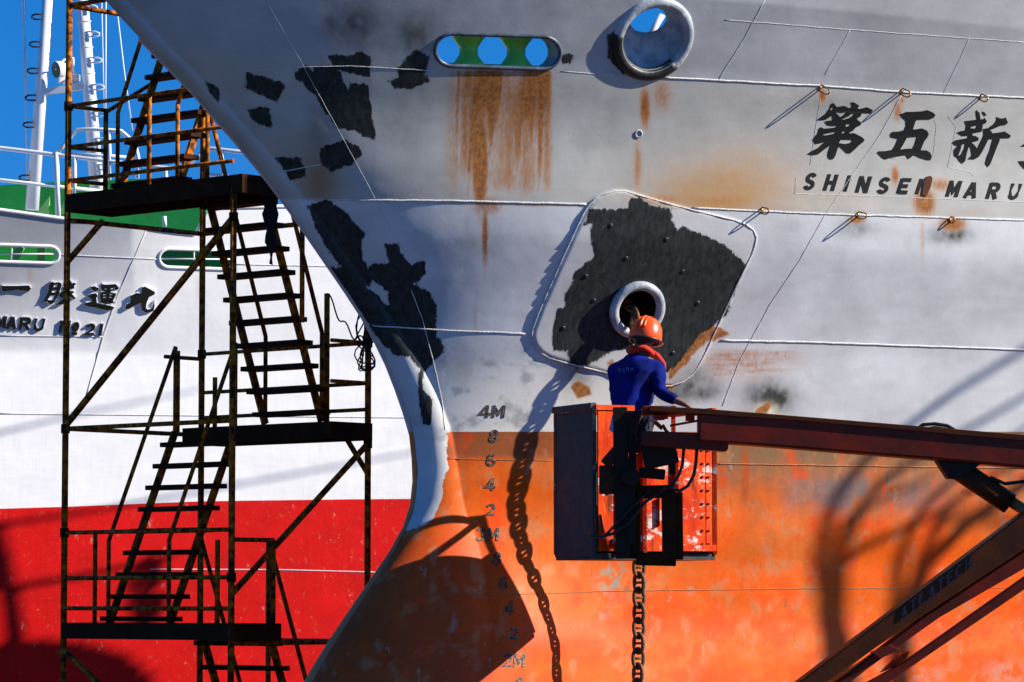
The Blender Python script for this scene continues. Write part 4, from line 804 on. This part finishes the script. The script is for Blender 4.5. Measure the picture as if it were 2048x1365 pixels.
mb = MB(); mb.bar(at(1210, 930, YB-.1), at(1262, 870, YB-.1), .09, .09); mb.bar(at(1205, 985, YB-.1), at(1250, 940, YB-.1), .09, .09); mb.box(at(1215, 960, YB-.08), .13, .1, .22); mb.build('bracket', M['boom2'], lift, .008)
# controls on the boom end
mb = MB(); mb.box(at(1318, 822, YB-.15), .26, .18, .07); mb.bar(at(1300, 838, YB-.2), at(1330, 836, YB-.2), .035); mb.build('control_box', M['boom'], lift, .01)
mb = MB(); mb.bar(at(1298, 836, YB-.22), at(1336, 834, YB-.22), .03, .035); mb.bar(at(1300, 838, YB-.2), at(1292, 858, YB-.2), .012); mb.bar(at(1340, 852, YB-.24), at(1395, 842, YB-.24), .018); mb.bar(at(1305, 840, YB-.22), at(1325, 858, YB-.22), .05, .03); mb.box(at(1380, 836, YB-.2), .07, .05, .05); mb.build('control_lever', M['basket'], lift, .004)
mb = MB(); mb.tube([at(x, y, YB-.26) for x, y in ((1325, 850), (1332, 862), (1345, 875), (1362, 884))], .013, 8); mb.build('cable', M['towel'], lift)
mb = MB(); mb.box(at(1334, 818, YB-.25), .06, .02, .04); mb.build('decal', M['sheet'], lift)
YU = YB-.42
def beam(name, pts, Y0, th, m, bev=.02, split=None):
    """box-section member whose camera-side face has the given outline (px), depth th"""
    mb = MB(); f = [at(x, y, Y0) for x, y in pts]; b = [p+Vector((0, th, 0)) for p in f]; n = len(f)
    mb.add(f+b, [tuple(range(n))[::-1], tuple(range(n, 2*n))]+[(i, (i+1) % n, n+(i+1) % n, n+i) for i in range(n)])
    return mb.build(name, M[m], lift, bev)
beam('upper_boom', [(1397, 826), (1397, 884), (1500, 890), (1900, 922), (2048, 936), (2600, 985), (2600, 925), (2048, 870), (1600, 836)], YU, .26, 'boom')
beam('boom_top_flange', [(1300, 812), (1300, 822), (1600, 842), (2048, 882), (2600, 935), (2600, 922), (2048, 870), (1600, 833), (1400, 817)], YU-.012, .29, 'boom2', .004)
beam('boom_extension', [(1285, 862), (1285, 892), (1453, 903), (1457, 898), (1457, 872), (1397, 866)], YU+.04, .18, 'boom', .01)
for q, Yh, rh in ((((1835, 858), (1845, 850), (1870, 848), (1895, 852), (1912, 862), (1980, 872), (2100, 880)), YU+.05, .014), (((1840, 860), (1870, 855), (1950, 868), (2048, 872)), YU+.08, .012),
  (((1394, 892), (1392, 925), (1388, 950), (1376, 972), (1360, 982), (1345, 978), (1340, 968)), YB-.3, .013), (((1368, 892), (1365, 930), (1358, 950), (1345, 970), (1320, 985)), YB-.28, .012),
  (((1320, 985), (1290, 1005), (1255, 1050), (1225, 1068), (1200, 1075), (1182, 1072)), YB-.2, .012), (((1300, 980), (1270, 1010), (1240, 1040), (1212, 1070), (1205, 1060), (1200, 1030)), YB-.18, .011), (((1980, 955), (2010, 968), (2060, 962)), YU+.1, .014)):
    mb = MB(); mb.tube([at(x, y, Yh) for x, y in q], rh, 8); mb.build('hydraulic_hose', M['hose'], lift)
beam('cylinder_bracket', [(1872, 918), (1897, 957), (1925, 958), (1962, 928)], YU+.03, .2, 'steel', .01)
def cyl(name, a, b, r, m, Y): mb = MB(); p, q = at(*a, Y), at(*b, Y); mb.tube([p, q], r, 20); mb.build(name, M[m], lift)
cyl('cylinder_barrel', (1915, 938), (2020, 1008), .085, 'boom2', YU+.12); cyl('cylinder_rod', (2010, 995), (2300, 1190), .045, 'brownrod', YU+.12)
YL = YU-.15
beam('lower_boom', [(1300, 1588), (1597, 1365), (2048, 1026), (2560, 641), (2620, 760), (2048, 1100), (1800, 1262), (1640, 1375), (1360, 1590)], YL, .36, 'boom2', .015)
beam('lower_boom_link', [(1500, 1480), (1700, 1345), (1840, 1240), (2048, 1103), (2500, 830), (2500, 870), (2048, 1138), (1880, 1235), (1760, 1320), (1700, 1365), (1540, 1490)], YL+.05, .3, 'boom', .01)
beam('link_plate', [(1742, 1305), (1760, 1318), (1800, 1300), (1780, 1290)], YL-.01, .1, 'boom', .004)
beam('link_plate', [(1760, 1346), (1798, 1308), (1820, 1303), (1812, 1318), (1790, 1334)], YL+.2, .06, 'basket', .004)
beam('lower_boom_tie', [(1560, 1510), (1778, 1365), (2048, 1180), (2500, 870), (2500, 850), (2048, 1155), (1800, 1330), (1735, 1365), (1550, 1490)], YL+.15, .12, 'boom', .01)
beam('elbow', [(2500, 640), (2640, 640), (2660, 990), (2480, 980)], YL-.02, .5, 'boom2', .03)
# lettering on the lower boom
dirv = Vector((1960-1800, 1108-1228)).normalized(); per = Vector((dirv.y, -dirv.x));
if per.y > 0: per = -per
def blmap(u, v, o): q = Vector((1802, 1242))+dirv*u+Vector((0, -1))*v*1.0+per*0; return at(q.x, q.y, YL-.002-max(o, 0))
for i, ch in enumerate('ATLATECH'):
    mb = MB()
    for k, st in enumerate(G[ch]): ribbon(mb, [(i*23+gx*15, gy*26) for gx, gy in st], 4.6, blmap, .004, k)
    mb.build('letter', M['bluelet'], lift)
# chassis (below the frame)
cb = at(1250, 1650, YL); cz = .75
mb = MB(); mb.box((cb.x+.6, YL+.2, cz), 3.0, 1.7, .5); mb.build('chassis', M['boom'], lift, .05)
mb = MB(); mb.box((cb.x+.4, YL+.2, 1.35), 1.9, 1.2, .55); mb.build('turret', M['boom2'], lift, .05)
mb = MB(); mb.bar((cb.x+.1, YL+.2, 1.5), at(1330, 1590, YL+.2), .3, .3); mb.build('boom_riser', M['boom2'], lift, .02)
for dx in (-.5, 1.7):
    for dy in (-.85, 1.2):
        mb = MB(); mb.lathe((cb.x+dx, YL+dy-.0, .42), (0, 1, 0), [(-.14, .001), (-.14, .25), (-.16, .36), (-.12, .42), (.12, .42), (.16, .36), (.14, .25), (.14, .001)], 28); mb.build('wheel', M['rubber'], lift)
# pale plastic scrap tied to the basket
mb = MB(); mb.add([at(1225, 830, YB-.1), at(1232, 828, YB-.12), at(1240, 858, YB-.12), at(1218, 860, YB-.1), at(1228, 868, YB-.14), at(1222, 845, YB-.02), at(1238, 862, YB-.02)], [(0, 1, 2, 4, 3), (0, 5, 6, 1), (3, 4, 6, 5)], True); tag(mb.build('plastic_rag', M['sheet']), 'small pale blue rag hanging on the basket below the worker', 'rag')
# ------------------------------------------------------------------ worker
YW = -.78; f_ = Vector((.40, .92, 0)).normalized(); rt = Vector((f_.y, -f_.x, 0)); Zv = Vector((0, 0, 1))
feet = at(1262, 1078, YW); feet.z = zb_+.01
wk = empty('person', (feet.x, feet.y, feet.z), 'worker from behind in blue jacket, orange helmet and red neck towel, standing in the basket', 'person')
head = at(1292, 672, YW+.03); neck = at(1282, 706, YW+.02); chest = at(1270, 745, YW); waist = at(1262, 800, YW-.01); pelv = at(1260, 835, YW)
shR, shL = at(1276, 741, YW)+rt*.165, at(1272, 741, YW)-rt*.165
elR, haR = shR+Vector((.03, .02, -.27)), at(1362, 806, YW-.16)
elR = at(1318, 785, YW-.10); elL = shL+f_*.10+Vector((-.02, 0, -.26)); haL = elL+f_*.22+rt*.06+Zv*.02
hpR, hpL = pelv+rt*.09-Zv*.05, pelv-rt*.09-Zv*.05
knR, knL = hpR.lerp(feet, .5)+f_*.03+rt*.02, hpL.lerp(feet, .5)+f_*.03-rt*.02
anR, anL = Vector((*(feet+rt*.11).xy, feet.z+.09)), Vector((*(feet-rt*.11).xy, feet.z+.09))
def skin_obj(name, verts, edges, m, parent, sub=2, root=0):
    me = bpy.data.meshes.new(name); me.from_pydata([v[0] for v in verts], edges, []); o = bpy.data.objects.new(name, me); C.objects.link(o)
    s = o.modifiers.new('skin', 'SKIN'); sd = me.skin_vertices[0].data
    for i, v in enumerate(verts): r = v[1]; sd[i].radius = r if isinstance(r, tuple) else (r, r)
    sd[root].use_root = True; sb = o.modifiers.new('sub', 'SUBSURF'); sb.levels = sub; sb.render_levels = sub
    dg = bpy.context.evaluated_depsgraph_get(); m2 = bpy.data.meshes.new_from_object(o.evaluated_get(dg)); bpy.data.objects.remove(o)
    m2.materials.clear(); m2.materials.append(m); m2.polygons.foreach_set('use_smooth', np.ones(len(m2.polygons), bool)); m2.name = name
    return link(m2, name, parent)
V = [(pelv, (.15, .11)), (waist, (.14, .10)), (chest, (.165, .115)), (neck-Zv*.03, .07), (neck+Zv*.03, .055), (head-Zv*.02, (.075, .09)), (head+Zv*.05, (.075, .09)),
     (shR, .065), (elR, .045), (haR, .028), (shL, .065), (elL, .045), (haL, .028), (hpR, .095), (knR, .065), (anR, .045), (anR+f_*.14-Zv*.04, .035), (hpL, .095), (knL, .065), (anL, .045), (anL+f_*.14-Zv*.04, .035)]
E = [(0, 1), (1, 2), (2, 3), (3, 4), (4, 5), (5, 6), (2, 7), (7, 8), (8, 9), (2, 10), (10, 11), (11, 12), (0, 13), (13, 14), (14, 15), (15, 16), (0, 17), (17, 18), (18, 19), (19, 20)]
def hand(V, E, wi, wr, dirn, side, up):
    dirn = dirn.normalized(); pal = wr+dirn*.05; V.append((pal, (.030, .016))); ip = len(V)-1; E.append((wi, ip))
    for k, (o, l) in enumerate(((-.028, .036), (-.010, .043), (.009, .041), (.027, .031))):
        b = pal+dirn*.035+side*o; V.append((b, .009)); i0 = len(V)-1; E.append((ip, i0)); prev = i0
        for j in range(2): b = b+dirn*l*.6-up*(.010+.016*j); V.append((b, .0082-.001*j)); E.append((prev, len(V)-1)); prev = len(V)-1
    b = wr+dirn*.02-side*.032; V.append((b, .010)); E.append((ip, len(V)-1)); V.append((b+dirn*.035-side*.014-up*.012, .0085)); E.append((len(V)-2, len(V)-1))
hand(V, E, 9, haR, (haR-elR), (haR-elR).normalized().cross(Zv).normalized(), Zv)
hand(V, E, 12, haL, (haL-elL), -(haL-elL).normalized().cross(Zv).normalized(), Zv)
body = skin_obj('body', V, E, M['skin'], wk, 2)
# face, ears
mb = MB(); fc = head+f_*.10-Zv*.01; mb.lathe(fc-f_*.02, f_+Zv*-.3, [(0, .018), (.03, .012), (.04, .002)], 10)
for s_ in (-1, 1): mb.lathe(head+rt*s_*.083-Zv*.015, rt*s_, [(0, .024), (.012, .022), (.016, .002)], 12)
mb.build('face_features', M['skin'], wk)
mb = MB()
for s_ in (-1, 1): mb.lathe(head+f_*.088+rt*s_*.032+Zv*.015, f_, [(0, .013), (.008, .008), (.01, .001)], 10)
mb.lathe(head-f_*.03-Zv*.02, Zv, [(-.045, .070), (-.02, .092), (.03, .1), (.06, .09)], 20); mb.build('hair', M['hose'], wk)
J = [(pelv-Zv*.04, (.185, .145)), (waist, (.18, .135)), (chest, (.19, .15)), (chest.lerp(neck, .62), (.125, .115)), (neck, .07), (shR, .082), (shR.lerp(elR, .5), .074), (elR, .062), (elR.lerp(haR, .85), .045), (shL, .082), (elL, .062), (elL.lerp(haL, .85), .045)]
jko = skin_obj('jacket', J, [(0, 1), (1, 2), (2, 3), (3, 4), (2, 5), (5, 6), (6, 7), (7, 8), (2, 9), (9, 10), (10, 11)], M['jacket'], wk, 3, 0)
from mathutils import noise as mn
for v in jko.data.vertices:
    c_ = v.co; k1 = mn.noise(Vector((c_.x*9+c_.z*5, c_.y*9, c_.z*16))); k2 = mn.noise(Vector((c_.x*22, c_.y*22, c_.z*34+c_.x*20)))
    v.co = c_+v.normal*(.011*k1+.005*k2)
Tt = [(pelv-Zv*.02, (.165, .125)), (hpR, .11), (knR, .08), (anR+Zv*.02, .065), (hpL, .11), (knL, .08), (anL+Zv*.02, .065)]
skin_obj('trousers', Tt, [(0, 1), (1, 2), (2, 3), (0, 4), (4, 5), (5, 6)], M['trouser'], wk, 2)
mb = MB()
for a_n in (anR, anL): mb.tube([a_n-f_*.06-Zv*.04, a_n+f_*.04-Zv*.04, a_n+f_*.16-Zv*.05], [.05, .055, .045], 12)
mb.build('boots', M['rubber'], wk)
# helmet
hc_ = head+Zv*.035; axh = (Zv+f_*.22+rt*.05).normalized()
mb = MB(); prof = [(-.075, .128), (-.07, .131), (-.02, .131), (.03, .124), (.07, .105), (.10, .075), (.118, .035), (.122, .001)]
mb.lathe(hc_, axh, prof, 40); mb.lathe(hc_, axh, [(-.075, .128), (-.075, .115), (.0, .115)], 40)
bx = f_-axh*f_.dot(axh); bx.normalize(); by = axh.cross(bx)
pts = []; 
for i in range(-8, 9):
    a = R(i*8); pts.append((a, .05*math.cos(a*1.3)))
vs = []; fs = []
for i, (a, e) in enumerate(pts):
    d = bx*math.cos(a)+by*math.sin(a); vs += [hc_-axh*.062+d*.128, hc_-axh*.072+d*(.135+e), hc_-axh*.078+d*(.135+e), hc_-axh*.07+d*.128]
    if i: b = 4*i; fs += [(b-4, b, b+1, b-3), (b-3, b+1, b+2, b-2), (b-2, b+2, b+3, b-1)]
mb.add(vs, fs, True); mb.build('helmet', M['helmet'], wk)
mb = MB(); 
for off in (-.032, .032, 0):
    r_ = .131 if off else .134; mb.tube([hc_+axh*(-.02+(r_+.006)*math.sin(R(t))*.96)-(bx*math.cos(R(t)))*(r_+.001)*1.0+by*off for t in range(8, 150, 8)], .008 if off else .013, 8)
mb.build('helmet_ridge', M['helmet'], wk)
mb = MB(); mb.tube([hc_-axh*.078+(bx*math.cos(a)+by*math.sin(a))*.123 for a in [2*math.pi*i/24 for i in range(24)]], .012, 8, closed=True); mb.build('helmet_band', M['hose'], wk)
mb = MB(); nc_ = neck+Zv*.005
mb.tube([nc_+(f_*math.cos(a)*.095+rt*math.sin(a)*.092)+Zv*(.012*math.sin(3*a)-.02*math.cos(a)) for a in [2*math.pi*i/28 for i in range(28)]], .027, 10, closed=True)
mb.tube([nc_+rt*.09, nc_+rt*.12-Zv*.03+f_*.04, nc_+rt*.15-Zv*.09+f_*.09, nc_+rt*.155-Zv*.13+f_*.12], [.025, .026, .024, .012], 8); mb.build('neck_towel', M['towel'], wk)
# print across the back: find the jacket surface
jk = [o for o in bpy.data.objects if o.name == 'jacket'][0]; jb = BVHTree.FromPolygons([v.co.copy() for v in jk.data.vertices], [p.vertices[:] for p in jk.data.polygons])
def JH(x, y, o=0):
    l, n, i, d = jb.ray_cast(CAM, ray(x, y))
    return (l if l else at(x, y, YW-.15))+Vector((0, -1, 0))*max(o, .001)
for i, sts in enumerate(([[(0, 0), (0, 9)], [(-2, 6), (4, 7)], [(3, 1), (5, 9)]], [[(0, 1), (5, 1)], [(2, 1), (3, 8)]], [[(0, 1), (0, 8), (4, 8), (4, 2)], [(0, 4), (4, 4)]], [[(0, 0), (3, 8)], [(3, 8), (6, 1)], [(1, 4), (6, 5)]])):
    mb = MB()
    for k, st in enumerate(sts): ribbon(mb, st, 1.5, lambda u, v, o: JH(1237+i*8+u, 745-v-i*.5, o), .003, k)
    mb.build('back_print', M['logo'], wk)
# ------------------------------------------------------------------ trees outside the frame that throw the soft shadows
def tree(name, label, lines, Lh, mapf, pxs, foliage=None, trunkxy=None):
    mb = MB(); lows = []
    for pts, wd in lines:
        wd *= .9
        q = [mapf(x, y)+S*(Lh+random.uniform(-.5, .5)) for x, y in pl(pts, 60)]
        r0 = wd*pxs/2; rr_ = [r0*(1-.55*i/len(q)) for i in range(len(q))]; mb.tube(q, rr_, 8); lows.append((q[0], r0))
    cx = sum(l[0].x for l in lows)/len(lows); cy = sum(l[0].y for l in lows)/len(lows); lz = min(l[0].z for l in lows)
    fork = Vector((cx, cy, max(1.5, lz-2.2)))
    for p, r in lows: mb.tube([p, p.lerp(fork, .5)+Vector((.05, .1, -.1)), fork], [r, r*1.2, r*1.5], 8)
    t = tag(empty(name, (cx, cy, 0)), label, 'tree'); mb.tube([fork+Vector((0, 0, .2)), Vector((cx, cy, fork.z*.5)), Vector((cx, cy, 0))], [.16, .2, .28], 12)
    mb.build('trunk', M['bark'], t)
    if foliage:
        fb_ = MB(); 
        for cpx, cpy, rx, ry, nlf in foliage:
            for i in range(nlf):
                a = random.random()*6.283; rr0 = math.sqrt(random.random()); x, y = cpx+rx*rr0*math.cos(a), cpy+ry*rr0*math.sin(a)
                p = mapf(x, y)+S*(Lh+random.uniform(-1.2, 1.2)); q1 = Vector((random.gauss(0, 1), random.gauss(0, 1), random.gauss(0, 1))).normalized()*.11; q2 = q1.cross(Vector((random.random(), random.random(), 1))).normalized()*.08
                fb_.add([p-q1, p+q2, p+q1, p-q2], [(0, 1, 2, 3)])
        fb_.build('crown', M['leaf'], t)
    return t
tree('bare_tree', 'bare tree standing on the dock to the right of the boom lift', [
 ([(1662, 1380), (1650, 1200), (1640, 1130), (1650, 1060), (1680, 980), (1740, 910), (1800, 865), (1900, 790), (2048, 700), (2200, 610)], 30),
 ([(1692, 1380), (1675, 1180), (1685, 1100), (1715, 1030), (1760, 965), (1820, 925), (1950, 850), (2048, 795), (2200, 700)], 26),
 ([(1690, 1112), (1800, 1062), (1880, 1022), (1990, 950), (2100, 880)], 20), ([(1785, 1260), (1797, 1130), (1817, 1060), (1860, 1000), (1930, 940), (2060, 850)], 24),
 ([(1800, 1260), (1850, 1130), (1930, 1050), (2060, 960), (2200, 880)], 44), ([(1690, 1040), (1760, 1000), (1860, 958)], 13), ([(1880, 1030), (1980, 1040), (2080, 1060)], 20)], 14, H, .0041)
tree('shadow_tree', 'unseen leafy tree added to cast soft shadows on the white ship', [([(-20, 1500), (40, 1350), (20, 1200), (-10, 1050)], 30), ([(60, 1400), (160, 1340), (280, 1340)], 26), ([(-60, 1060), (200, 1020), (500, 965), (830, 905)], 9), ([(-60, 1190), (180, 1150), (350, 1110)], 14), ([(-100, 890), (150, 830), (400, 780)], 7)], 17,
     lambda x, y: A2(x, y), .0079, [(80, 1400, 220, 110, 4200), (-20, 1130, 26, 50, 160), (290, 1180, 34, 70, 60)])  # unseen branches and crown added to throw shadows on the white hull
